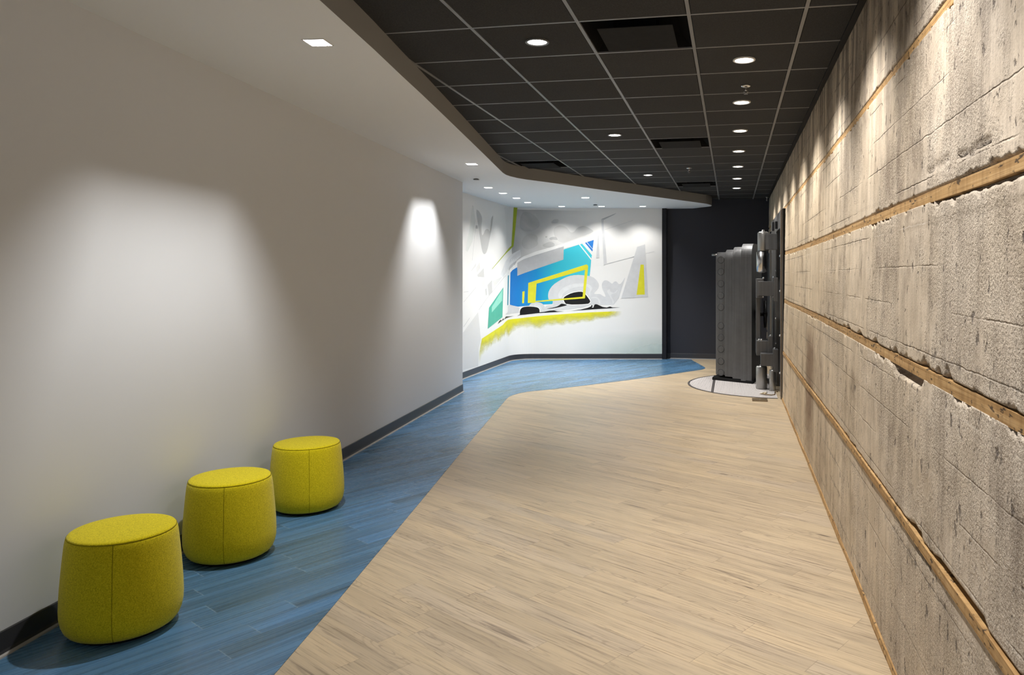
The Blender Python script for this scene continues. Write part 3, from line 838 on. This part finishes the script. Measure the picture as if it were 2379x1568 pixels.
def sprinkler():
    r = empty('ceiling_sprinkler', (0, 0, 0))
    m = MB(); m.lathe([(0.036, -0.0005), (0.036, -0.004), (0.030, -0.009), (0.014, -0.014)], 28); m.build('escutcheon', M['chrome'], r)
    m = MB(); m.lathe([(0.009, -0.010), (0.009, -0.034), (0.006, -0.040)], 14); m.tube([(0.012, 0, -0.030), (0.014, 0, -0.044), (0.004, 0, -0.060)], 0.003, 6); m.tube([(-0.012, 0, -0.030), (-0.014, 0, -0.044), (-0.004, 0, -0.060)], 0.003, 6); m.build('body', M['chrome'], r)
    m = MB(); m.lathe([(0.015, -0.060), (0.015, -0.063)], 18); m.build('deflector', M['chrome'], r)
    return r
def square_light(depth=0.08):
    r = empty('square_downlight', (0, 0, 0))
    a, b_ = 0.062, SQH - 0.0012; m = MB()
    for (x0, x1, y0, y1) in ((-a, a, -a, -b_), (-a, a, b_, a), (-a, -b_, -b_, b_), (b_, a, -b_, b_)): m.box(x0, x1, y0, y1, -0.003, -0.0004)
    m.build('trim_frame', M['ring_white'], r)
    m = MB(); q = SQH - 0.001; t = SQH - 0.0002
    o = [(-q, -q), (q, -q), (q, q), (-q, q)]
    m.add([(x, y, -0.001) for x, y in o] + [(x, y, depth + 0.012) for x, y in o], [(0, 1, 5, 4), (1, 2, 6, 5), (2, 3, 7, 6), (3, 0, 4, 7), (4, 5, 6, 7)])
    m.build('reflector', M['can'], r)
    return r

WARM = (1.0, 0.97, 0.93)
NEUT = (1.0, 0.985, 0.965)
COOL = (1.0, 0.985, 0.955)
# row along the concrete wall
XW = GX0 + 3.5 * TILE
row = [(XW, GY0 + (2.5 + 2 * k) * TILE) for k in range(7)]
ORD = ['nearest', 'second', 'third', 'fourth', 'fifth', 'sixth', 'farthest']
p0 = round_light(M['ring_white'])
for k, (x, y) in enumerate(row):
    o = p0 if k == 0 else copy_tree(p0)
    o.location = (x, y, Z_CEIL)
    tag(o, f'round white-rimmed ceiling downlight, {ORD[k]} from the camera in the row beside the concrete wall', 'downlight', 'downlights beside the concrete wall')
p1 = round_light(M['ring'])
XM = GX0 + 1.5 * TILE
mid = [(XM, GY0 + (1.5 + 5 * k) * TILE) for k in range(3)]
for k, (x, y) in enumerate(mid):
    o = p1 if k == 0 else copy_tree(p1)
    o.location = (x, y, Z_CEIL)
    tag(o, ['large round dark-rimmed downlight in the black ceiling near the soffit edge, nearest the camera', 'round dark-rimmed downlight halfway down the black ceiling, alone in its row', 'small round dark-rimmed downlight in the black ceiling above the far bend of the soffit'][k], 'downlight', 'downlights in the black ceiling')
v0 = vent()
VL = {'nearest': 'black square ceiling diffuser nearest the camera between two downlights', 'middle': 'black square ceiling diffuser halfway down the corridor', 'far': 'black square ceiling diffuser far off above the soffit tip', 'soffit': 'black square ceiling diffuser partly hidden by the curve of the soffit'}
for k, ((i, j), w) in enumerate(VENTS.items()):
    o = v0 if k == 0 else copy_tree(v0)
    o.location = (GX0 + (i + .5) * TILE, GY0 + (j + .5) * TILE, Z_CEIL)
    tag(o, VL[w], 'air vent', 'ceiling diffusers')
s0 = sprinkler()
for k, (x, y, lab) in enumerate([(0.103, 5.69, 'chrome fire sprinkler between the first two downlights beside the concrete wall'), (-0.542, 9.91, 'small chrome fire sprinkler in the black ceiling past the middle diffuser'), (0.62, 13.9, 'tiny chrome fire sprinkler at the far corner of the concrete wall')]):
    o = s0 if k == 0 else copy_tree(s0)
    o.location = (x, y, Z_CEIL); tag(o, lab, 'sprinkler', 'ceiling sprinklers')
q0 = square_light(0.080)
q1 = square_light(0.050)
for k, (x, y, a, lab) in enumerate(SQ):
    o = q0 if k == 0 else copy_tree(q0) if k == 1 else q1 if k == 2 else copy_tree(q1)
    o.location = (x, y, Z_SOF); o.rotation_euler = (0, 0, math.radians(a)); tag(o, lab, 'downlight', 'square downlights in the soffit')
def flat_disc():
    r = empty('concealed_sprinkler', (0, 0, 0))
    m = MB(); m.lathe([(0.030, -0.0004), (0.030, -0.008)], 24); m.build('neck', M['gap'], r)
    m = MB(); m.lathe([(0.040, -0.008), (0.041, -0.011), (0.036, -0.0125)], 28); m.build('cover_plate', M['ring'], r)
    return r
d0 = flat_disc()
for k, (x, y, lab) in enumerate([(-3.23, 9.33, 'flat round sprinkler cover in the soffit above the plain wall corner'), (-2.35, 13.10, 'flat round sprinkler cover in the soffit between the lights before the mural')]):
    o = d0 if k == 0 else copy_tree(d0)
    o.location = (x, y, Z_SOF); tag(o, lab, 'sprinkler', 'sprinkler covers in the soffit')

# ------------------------------------------------------------------ mural
def mural():
    # plan path with arc length
    P = [Vector(p) for p in PATH]
    L = [0.0]
    for a, b_ in zip(P, P[1:]): L.append(L[-1] + (b_ - a).length)
    co, si = math.cos(YAW), math.sin(YAW)
    def to_wall(u, v):
        """where the sight line of a traced point meets the wall: (run along the wall, height)"""
        r = (u - CX) / F_PX
        d = Vector((r * co - si, co + r * si))
        for i in range(len(P) - 2, -1, -1):
            a, e = P[i], P[i + 1] - P[i]
            den = d.x * e.y - d.y * e.x
            if abs(den) < 1e-9: continue
            t = (a.x * e.y - a.y * e.x) / den
            q = (a.x * d.y - a.y * d.x) / den
            if t > 0 and -1e-6 <= q <= 1 + 1e-6: return (L[i] + q * (L[i + 1] - L[i]), EYE + (CY - v) / F_PX * t)
            if i == 0 and t > 0: return (L[0] + max(q, 0) * (L[1] - L[0]), EYE + (CY - v) / F_PX * t)
        return (L[-1], EYE + (CY - v) / F_PX * 14.2)
    def to_world(s, z, off):
        s = min(max(s, 0.0), L[-1])
        i = 0
        while i < len(L) - 2 and s > L[i + 1]: i += 1
        e = (P[i + 1] - P[i]).normalized(); p = P[i] + e * (s - L[i])
        # smooth normal across the rounded corner
        def nrm(j):
            j0, j1 = max(j - 1, 0), min(j + 1, len(P) - 1)
            q = (P[j1] - P[j0]).normalized(); return Vector((q.y, -q.x))
        w = (s - L[i]) / (L[i + 1] - L[i])
        nn = (nrm(i) * (1 - w) + nrm(i + 1) * w).normalized() if 1 < i < len(P) - 2 else Vector((e.y, -e.x))
        return (p.x + nn.x * off, p.y + nn.y * off, z)
    fr_ = {'A': (1150, 600, 7.434), 'B': (1180, 470, 6.818), 'C': (1360, 480, 6.533), 'D': (1070, 450, 7.467), 'E': (1070, 640, 7.128), 'P': (0, 0, 1)}
    def px(f, pts):
        ox, oy, sc_ = fr_[f]
        return [(ox + x / sc_, oy + y / sc_) for x, y in pts]
    mats, mi = [], {}
    def paint(name, col, rough=0.5):
        t = NT('paint_' + name)
        nz_ = t.noise(t.wpos(), 9.0, 4, 0.6)
        f = t.mr(nz_, 0.3, 0.7, 0.95, 1.05)
        c = t.mul(1.0, col, t.n('CombineColor', {0: f, 1: f, 2: f}).outputs[0])
        return t.done(t.pbsdf(color=c, rough=rough, spec=0.3))
    def spray(name, col, a0, a1, cut, scale=3.0):
        """spray paint thinning out towards the edge of its patch (t runs 0 to 1 across it)"""
        t = NT('spray_' + name)
        tt = t.n('UVMap', uv_map='fade').outputs[0]
        sp = t.n('SeparateXYZ', {0: tt})
        nz_ = t.noise(t.wpos(), scale, 5, 0.55)
        v = t.math('ADD', sp.outputs[1], t.math('MULTIPLY', t.math('SUBTRACT', nz_, 0.5), cut))
        al = t.mr(v, 0.0, 1.0, a0, a1, True)
        # soft ends
        ends = t.math('MULTIPLY', t.mr(sp.outputs[0], 0.0, 0.05, 0.0, 1.0), t.mr(sp.outputs[0], 0.93, 1.0, 1.0, 0.0))
        al = t.math('MULTIPLY', al, ends)
        bs = t.pbsdf(color=col, rough=0.6, spec=0.25)
        return t.done(t.n('MixShader', {0: al, 1: t.n('BsdfTransparent'), 2: bs}))
    def smoke(name, col, lo, hi, amax, scale, grad=None):
        t = NT('smoke_' + name)
        tt = t.n('UVMap', uv_map='fade').outputs[0]
        sp = t.n('SeparateXYZ', {0: tt})
        nz_ = t.noise(t.wpos(), scale, 5, 0.5, 0.6)
        al = t.mr(nz_, lo, hi, amax * 0.35, amax, True)
        al = t.math('MULTIPLY', al, t.mr(sp.outputs[0], 0.0, 1.0, 1.0, 0.0))
        bs = t.pbsdf(color=col, rough=0.6, spec=0.25)
        return t.done(t.n('MixShader', {0: al, 1: t.n('BsdfTransparent'), 2: bs}))
    def veil(name, col, a):
        t = NT('veil_' + name)
        bs = t.pbsdf(color=col, rough=0.6, spec=0.25)
        return t.done(t.n('MixShader', {0: a, 1: t.n('BsdfTransparent'), 2: bs}))
    def blue_grad():
        t = NT('paint_blue_panel')
        sp = t.n('SeparateXYZ', {0: t.wpos()})
        nz_ = t.noise(t.wpos(), 1.2, 3, 0.5)
        f = t.mr(t.math('ADD', sp.outputs[0], t.math('MULTIPLY', t.math('SUBTRACT', nz_, 0.5), 0.35)), -3.9, -2.55)
        c = t.ramp(f, [(0.0, (0.022, 0.20, 0.60)), (0.28, (0.010, 0.28, 0.62)), (0.55, (0.030, 0.47, 0.60)), (1.0, (0.075, 0.60, 0.70))])
        return t.done(t.pbsdf(color=c, rough=0.5, spec=0.3))
    MT = dict(blue=blue_grad(), blue2=paint('blue', (0.035, 0.22, 0.66)), teal_line=paint('teal', (0.02, 0.26, 0.38)), white=paint('white', (0.87, 0.855, 0.83)),
              grey=paint('grey', (0.52, 0.52, 0.525)), grey2=paint('grey_light', (0.66, 0.66, 0.665)), pale=paint('grey_pale', (0.735, 0.735, 0.735)), black=paint('black', (0.011, 0.011, 0.012), 0.4),
              yellow=paint('yellow', (0.76, 0.71, 0.035)), green=paint('green', (0.085, 0.46, 0.34)), mint=paint('mint', (0.30, 0.70, 0.56)), lime=paint('lime', (0.40, 0.48, 0.030)),
              faint=veil('grey', (0.45, 0.45, 0.45), 0.30), faint2=veil('grey_faint', (0.5, 0.5, 0.5), 0.16), mintveil=veil('mint', (0.55, 0.75, 0.66), 0.12), dkveil=veil('dark', (0.28, 0.28, 0.28), 0.06),
              smoke=smoke('cloud', (0.25, 0.25, 0.25), 0.30, 0.72, 0.50, 1.3), smoke2=smoke('shade', (0.32, 0.32, 0.32), 0.3, 0.7, 0.30, 1.4),
              yfade=spray('yellow', (0.76, 0.71, 0.03), 1.0, -0.35, 0.9, 3.4), cfade=spray('pale_teal', (0.58, 0.76, 0.70), -0.25, 0.55, 0.15, 0.8))
    verts_, faces_, fm, uvs = [], [], [], []
    layer = [0]
    def shape(mat, pts, fade=None, fr='P'):
        """closed outline in wall coordinates, cut where the wall bends, laid on the wall"""
        if fr != 'P': pts = px(fr, pts)
        layer[0] += 1
        off = 0.0004 + 0.00004 * layer[0]
        sz = [to_wall(u, v) for u, v in pts]
        bm = bmesh.new()
        vs = [bm.verts.new((s, 0, z)) for s, z in sz]
        es = [bm.edges.new((vs[i], vs[(i + 1) % len(vs)])) for i in range(len(vs))]
        bmesh.ops.triangle_fill(bm, edges=es, use_beauty=False, use_dissolve=False, normal=(0, -1, 0))
        for l in L[1:-1]:
            bmesh.ops.bisect_plane(bm, geom=bm.verts[:] + bm.edges[:] + bm.faces[:], plane_co=(l, 0, 0), plane_no=(1, 0, 0))
        if mat not in mi: mi[mat] = len(mats); mats.append(MT[mat])
        b0 = len(verts_); bm.verts.index_update()
        s0, s1 = min(q[0] for q in sz), max(q[0] for q in sz)
        for v in bm.verts: verts_.append(to_world(v.co.x, v.co.z, off))
        for f in bm.faces:
            faces_.append([b0 + v.index for v in f.verts]); fm.append(mi[mat])
            uvs.append([((v.co.x - s0) / (s1 - s0), 0.0) for v in f.verts])
        bm.free()
    def band(mat, top, bot, n=24, m=6):
        layer[0] += 1; off = 0.0004 + 0.00004 * layer[0]
        def res(pts):
            sz = [to_wall(u, v) for u, v in pts]
            out = []
            s0, s1 = sz[0][0], sz[-1][0]
            ss = sorted(set([s0 + (s1 - s0) * k / n for k in range(n + 1)] + [l for l in L if s0 < l < s1]))
            for s in ss:
                for a, b_ in zip(sz, sz[1:]):
                    if a[0] - 1e-6 <= s <= b_[0] + 1e-6:
                        w = (s - a[0]) / max(b_[0] - a[0], 1e-9); out.append((s, a[1] + (b_[1] - a[1]) * w)); break
            return out
        T = res(top)
        B = [to_wall(u, v) for u, v in bot]
        def bz(s):
            if s <= B[0][0]: return B[0][1]
            for a, b_ in zip(B, B[1:]):
                if s <= b_[0]:
                    w = (s - a[0]) / max(b_[0] - a[0], 1e-9); return a[1] + (b_[1] - a[1]) * w
            return B[-1][1]
        if mat not in mi: mi[mat] = len(mats); mats.append(MT[mat])
        b0 = len(verts_); s0, s1 = T[0][0], T[-1][0]; uvv = []
        for s, z in T:
            for k in range(m + 1):
                verts_.append(to_world(s, z + (bz(s) - z) * k / m, off)); uvv.append(((s - s0) / (s1 - s0), k / m))
        for i in range(len(T) - 1):
            for k in range(m):
                q = [i * (m + 1) + k, i * (m + 1) + k + 1, (i + 1) * (m + 1) + k + 1, (i + 1) * (m + 1) + k]
                faces_.append([b0 + a for a in q]); fm.append(mi[mat]); uvs.append([uvv[a] for a in q])
    def sm(pts, it=2):
        """round a traced outline off"""
        for _ in range(it):
            o = []
            for i in range(len(pts)):
                a, b_ = pts[i], pts[(i + 1) % len(pts)]
                o += [(a[0] * .75 + b_[0] * .25, a[1] * .75 + b_[1] * .25), (a[0] * .25 + b_[0] * .75, a[1] * .25 + b_[1] * .75)]
            pts = o
        return pts
    def line(mat, f, p, q, w):
        (a, b_), = [px(f, [p, q])]
        d = Vector((b_[0] - a[0], b_[1] - a[1])).normalized(); n_ = Vector((-d.y, d.x)) * w / 2
        shape(mat, [(a[0] + n_.x, a[1] + n_.y), (b_[0] + n_.x, b_[1] + n_.y), (b_[0] - n_.x, b_[1] - n_.y), (a[0] - n_.x, a[1] - n_.y)])
    # smoke cloud and grey shading behind everything
    shape('smoke', [(150, 110), (500, 118), (900, 128), (1480, 140), (1480, 470), (1120, 585), (885, 662), (450, 785), (250, 865), (140, 935), (100, 1000), (70, 900), (60, 760), (90, 400)], fr='B')
    shape('smoke2', [(760, 230), (900, 240), (885, 900), (700, 1080), (560, 1230), (790, 980), (795, 600)], fr='D')
    shape('dkveil', sm([(215, 690), (225, 600), (270, 530), (340, 500), (430, 505), (475, 550), (465, 620), (485, 660), (430, 710), (300, 760)]), fr='B')
    shape('dkveil', sm([(200, 180), (300, 140), (420, 200), (520, 330), (470, 430), (300, 470), (180, 420)]), fr='B')
    shape('faint2', sm([(530, 690), (600, 640), (680, 622), (740, 650), (748, 692), (640, 725)]), fr='B')
    shape('faint', sm([(645, 575), (690, 545), (765, 545), (795, 605), (720, 588), (680, 600)]), fr='B')
    shape('faint', sm([(588, 545), (605, 530), (628, 540), (620, 560), (598, 564)]), fr='B')
    shape('faint2', sm([(715, 425), (790, 362), (890, 370), (945, 410), (980, 470), (1040, 482), (1095, 400), (1200, 365), (1310, 420), (1380, 470), (1000, 600), (850, 655), (740, 560)]), fr='B')
    shape('faint2', sm([(670, 320), (740, 258), (805, 268), (800, 322), (720, 335)]), fr='B')
    # faint greys on the wing
    shape('mintveil', [(200, 200), (225, 210), (255, 480), (205, 830), (120, 1010), (90, 980), (160, 560)], fr='D')
    shape('faint', sm([(262, 268), (315, 292), (362, 375), (376, 440), (360, 560), (362, 700), (385, 730), (430, 615), (480, 610), (505, 670), (520, 560), (528, 430), (572, 355), (540, 600), (500, 800), (455, 1010), (410, 1060), (372, 1000), (330, 720), (300, 520)], 1), fr='D')
    shape('faint', [(262, 548), (296, 552), (300, 605), (258, 605)], fr='D')
    shape('faint2', [(185, 1330), (270, 1200), (260, 1260), (190, 1340)], fr='D')
    shape('faint', [(288, 1410), (400, 1290), (410, 1450), (300, 1440)], fr='D')
    shape('faint2', [(270, 1280), (330, 1190), (340, 1290), (280, 1370)], fr='D')
    shape('faint2', [(345, 115), (400, 50), (412, 190), (360, 185)], fr='E')
    shape('faint', [(445, 155), (520, 75), (525, 270), (465, 335)], fr='E')
    shape('faint', [(405, 230), (430, 210), (440, 320), (415, 335)], fr='E')
    shape('faint2', [(530, 90), (690, 20), (620, 120), (560, 190)], fr='E')
    line('faint', 'E', (745, 0), (440, 372), 0.8); line('faint', 'E', (440, 372), (300, 570), 0.7)
    line('faint2', 'E', (330, 350), (335, 520), 0.7)
    line('faint', 'E', (50, 440), (260, 190), 0.6); line('faint', 'E', (50, 275), (130, 265), 0.8)
    line('faint', 'E', (50, 850), (150, 700), 0.8)
    shape('faint2', [(37, 950), (290, 605), (335, 1060), (300, 1200), (290, 1500), (40, 1560)], fr='E')
    line('faint', 'D', (200, 1160), (255, 610), 0.5)
    # grey tag plate beside the blue panel
    shape('pale', [(775, 1180), (1035, 970), (1045, 1085), (965, 1165), (840, 1290), (740, 1450), (690, 1400)], fr='D')
    shape('grey2', [(850, 1150), (1030, 995), (1035, 1075), (850, 1205)], fr='D')
    for a in (880, 910, 945, 985): line('white', 'D', (a, 1130), (a + 20, 1190 - (a - 880) * 0.6), 0.7)
    shape('grey', sm([(835, 1290), (870, 1230), (950, 1170), (960, 1180), (900, 1260), (880, 1310), (830, 1340)]), fr='D')
    # white rim sweeping over the panel
    shape('white', px('B', [(0, 1130), (30, 1060), (110, 990), (140, 925), (250, 855), (450, 776), (885, 655), (1120, 578), (1480, 466), (1490, 545), (1440, 560), (1360, 590), (1175, 650), (885, 740), (880, 702), (450, 835), (250, 905), (150, 965), (148, 1025), (95, 1065), (35, 1125)]))
    # blue panel
    shape('blue', px('A', [(265, 248), (300, 205), (330, 185), (382, 155), (388, 300), (1178, 25)]) + px('B', [(885, 747), (1125, 670), (1175, 657), (1330, 835), (1320, 905), (1296, 1170)]) + px('A', [(1620, 540), (1500, 760), (1010, 790), (860, 797), (640, 815), (400, 835), (255, 800)]))
    shape('white', [(1122, 668), (1140, 663), (1324, 893), (1319, 916)], fr='B')
    shape('white', [(1175, 640), (1222, 640), (1340, 790), (1332, 838)], fr='B')
    shape('blue2', [(1220, 643), (1245, 635), (1345, 750), (1337, 780)], fr='B')
    shape('blue2', [(1256, 630), (1360, 596), (1342, 737)], fr='B')
    shape('teal_line', [(222, 300), (240, 290), (228, 808), (212, 808)], fr='A')
    shape('grey', [(148, 960), (250, 900), (450, 830), (886, 697), (879, 905), (148, 1165)], fr='B')
    # clouds of smoke in front of the panel
    shape('grey2', sm([(915, 640), (930, 560), (1000, 460), (1120, 380), (1260, 310), (1400, 285), (1560, 295), (1680, 315), (1760, 380), (1800, 460), (1780, 530), (1715, 590), (1715, 615), (1760, 618), (1815, 615), (1870, 655), (1915, 670), (1890, 600), (1850, 520), (1845, 440), (1880, 385), (1930, 378), (1980, 410), (2025, 445), (2060, 400), (2100, 398), (2140, 455), (2185, 430), (2250, 320), (2235, 370), (2100, 795), (1900, 800), (1700, 790), (1650, 800), (1600, 800), (1300, 830), (1000, 870), (870, 872), (860, 845), (900, 810), (990, 815), (1020, 800), (985, 790), (1010, 740), (925, 720)], 1), fr='A')
    shape('pale', sm([(1090, 640), (1110, 570), (1200, 490), (1350, 440), (1500, 430), (1600, 440), (1665, 480), (1685, 520), (1640, 600), (1645, 660), (1610, 600), (1645, 540), (1620, 500), (1560, 485), (1400, 490), (1250, 550), (1170, 610), (1150, 680), (1110, 700)], 1), fr='A')
    shape('pale', sm([(1930, 565), (1985, 520), (1990, 580), (2060, 600), (2112, 540), (2122, 547), (2090, 602), (2020, 612), (2000, 640), (2052, 740), (2047, 790), (2030, 790), (2030, 740), (1960, 622)], 1), fr='A')
    shape('pale', sm([(1655, 680), (1700, 663), (1760, 665), (1802, 700), (1822, 790), (1800, 790), (1780, 712), (1740, 687), (1660, 692)], 1), fr='A')
    shape('grey2', sm([(590, 830), (600, 790), (680, 755), (780, 762), (840, 800), (865, 850), (905, 880), (1100, 850), (1600, 800), (1645, 808), (1500, 850), (1000, 908), (780, 925), (770, 880), (740, 850), (640, 835)], 1), fr='A')
    shape('pale', sm([(660, 825), (690, 795), (750, 800), (800, 840), (815, 890), (860, 905), (790, 915), (770, 870), (730, 840)], 1), fr='A')
    shape('grey2', [(228, 820), (255, 803), (420, 850), (432, 940), (180, 972), (225, 920)], fr='A')
    # white halo and black masses
    shape('white', sm([(1165, 690), (1200, 645), (1330, 582), (1480, 560), (1540, 580), (1585, 625), (1662, 735), (1650, 770), (1605, 805), (1240, 815), (1175, 745)], 1), fr='A')
    shape('black', sm([(1180, 690), (1210, 655), (1330, 595), (1480, 572), (1530, 590), (1570, 630), (1648, 735), (1640, 762), (1600, 792), (1235, 802), (1190, 740)], 1), fr='A')
    shape('black', sm([(870, 873), (1020, 847), (1090, 825), (1145, 780), (1180, 786), (1250, 805), (1225, 818), (1080, 852), (960, 870)], 1), fr='A')
    shape('white', sm([(385, 1000), (412, 970), (412, 890), (455, 842), (520, 825), (640, 822), (745, 838), (785, 885), (785, 930), (760, 960), (440, 1000)], 1), fr='A')
    shape('black', sm([(428, 978), (428, 900), (460, 853), (520, 836), (640, 833), (745, 850), (772, 890), (768, 945), (440, 985)], 1), fr='A')
    shape('black', [(380, 995), (440, 965), (770, 932), (850, 925), (940, 905), (1020, 899), (1070, 915), (1195, 919), (780, 945), (440, 982)], fr='A')
    shape('black', [(1315, 908), (1480, 885), (1600, 855), (1662, 828), (1662, 810), (1675, 805), (1688, 825), (1670, 852), (1700, 850), (1715, 805), (1735, 793), (1765, 796), (1860, 840), (1930, 850), (1985, 832), (2030, 848), (2165, 848), (2000, 861), (1650, 884)], fr='A')
    shape('black', [(45, 1135), (70, 1085), (100, 1058), (112, 1080), (142, 1032), (152, 1058), (187, 1003), (240, 1004), (325, 998), (185, 1038), (100, 1090)], fr='A')
    # yellow frame and accents
    shape('yellow', [(575, 425), (1570, 108), (1595, 110), (1610, 140), (1604, 195), (1555, 198), (715, 440), (575, 450)], fr='A')
    shape('yellow', [(575, 425), (718, 436), (700, 740), (690, 770), (565, 772)], fr='A')
    shape('yellow', [(1555, 190), (1606, 170), (1554, 692), (1511, 690)], fr='A')
    shape('yellow', [(698, 737), (1514, 664), (1552, 692), (700, 757)], fr='A')
    shape('yellow', [(472, 575), (512, 567), (500, 775), (468, 776)], fr='A')
    shape('green', [(470, 530), (706, 195), (691, 690), (448, 882)], fr='E')
    shape('mint', [(515, 520), (693, 228), (686, 415), (515, 612)], fr='E')
    shape('lime', [(920, 238), (985, 238), (940, 700), (916, 915), (880, 905), (900, 600)], fr='D')
    shape('lime', [(880, 905), (916, 912), (850, 978), (760, 1062), (545, 1310), (538, 1306), (755, 1048)], fr='D')
    # right hand frame, wedge and lines
    shape('grey2', [(240, 195), (280, 186), (275, 235), (326, 862), (280, 892)], fr='C')
    shape('grey', [(240, 195), (262, 180), (470, 98), (440, 122), (282, 200)], fr='C')
    line('grey2', 'C', (326, 866), (742, 757), 1.1); line('grey2', 'C', (915, 711), (1050, 680), 0.7); line('grey2', 'C', (290, 352), (720, 210), 0.7)
    shape('grey2', [(189, 438), (204, 438), (209, 775), (164, 781)], fr='C')
    shape('grey2', [(785, 610), (906, 572), (951, 1368), (544, 1390)], fr='C')
    shape('yellow', [(838, 880), (886, 880), (901, 1334), (777, 1339)], fr='C')
    # sprayed yellow ground line, and the pale wash low on the right
    band('yfade', px('E', [(296, 1330), (300, 1200), (318, 1090), (335, 1055), (450, 980), (600, 882), (700, 815)]) + px('A', [(200, 1068), (260, 1055), (400, 1040), (900, 985), (1500, 940), (2100, 913), (2190, 915)]),
         px('E', [(296, 1560), (400, 1400), (600, 1230), (800, 1120)]) + px('A', [(300, 1350), (900, 1290), (1500, 1180), (1900, 1100), (2190, 1040)]))
    band('cfade', [(1330, 740), (1380, 735), (1450, 720), (1545, 700)], [(1330, 825), (1400, 826), (1545, 828)])
    me = bpy.data.meshes.new('wall_mural')
    me.from_pydata(verts_, [], faces_)
    for m_ in mats: me.materials.append(m_)
    me.polygons.foreach_set('material_index', fm)
    uvl = me.uv_layers.new(name='fade')
    flat = [c for f in uvs for p_ in f for c in p_]
    uvl.data.foreach_set('uv', flat)
    me.update()
    o = link(bpy.data.objects.new('wall_mural', me))
    tag(o, 'abstract painted mural with blue panel, yellow frame and grey smoke on the white wall', 'mural')
mural()

# ------------------------------------------------------------------ light
def rad(d): return math.radians(d)
DZ = 0.012
for k in range(-3, 7):
    y = GY0 + (2.5 + 2 * k) * TILE
    spot((XW, y, Z_CEIL - DZ), (XW + 0.85, y, 0), 130, rad(105), 0.9, 0.05, WARM)
for (x, y) in mid:
    spot((x, y, Z_CEIL - DZ), (x, y, 0), 110, rad(88), 0.8, 0.05, NEUT)
for k, (x, y, a, lab) in enumerate(SQ):
    if k == 0: spot((x + 0.010, y, Z_SOF + 0.080), (x + 0.010, y, 0), 150, rad(165), 0.2, 0.020, COOL)
    elif k == 1: spot((x + 0.024, y, Z_SOF + 0.080), (x + 0.024, y, 0), 125, rad(165), 0.2, 0.020, COOL)
    else: spot((x, y, Z_SOF + 0.045), (x, y, 0), 285 if k == 6 else 64 if k < 6 else 52, rad(160 if k == 6 else 112), 0.5 if k == 6 else 1.0, 0.022, COOL)
w = bpy.data.worlds.new('room_world'); sc.world = w; w.use_nodes = True
bg = w.node_tree.nodes['Background']; bg.inputs[0].default_value = (0.93, 0.96, 1.0, 1); bg.inputs[1].default_value = 0.42

# ------------------------------------------------------------------ camera
cam = bpy.data.cameras.new('camera'); co = bpy.data.objects.new('camera', cam); COL.objects.link(co)
co.location = (0, 0, EYE); co.rotation_euler = (PI / 2, 0, YAW)
cam.sensor_fit = 'HORIZONTAL'; cam.sensor_width = 36.0; cam.lens = F_PX / 2379 * 36.0
cam.shift_x = -(CX - 1189.5) / 2379; cam.shift_y = -(784 - CY) / 2379
cam.clip_start = 0.05; cam.clip_end = 100
sc.camera = co

vs_ = sc.view_settings
sc.display_settings.display_device = 'sRGB'
vs_.view_transform = 'Standard'; vs_.look = 'None'; vs_.exposure = 0.15; vs_.gamma = 1.0; vs_.use_curve_mapping = False
sc.cycles.max_bounces = 4; sc.cycles.diffuse_bounces = 3; sc.cycles.glossy_bounces = 2; sc.cycles.transparent_max_bounces = 16
sc.cycles.sample_clamp_indirect = 6.0
sc.cycles.use_denoising = True
sc.cycles.use_adaptive_sampling = True; sc.cycles.adaptive_threshold = 0.10
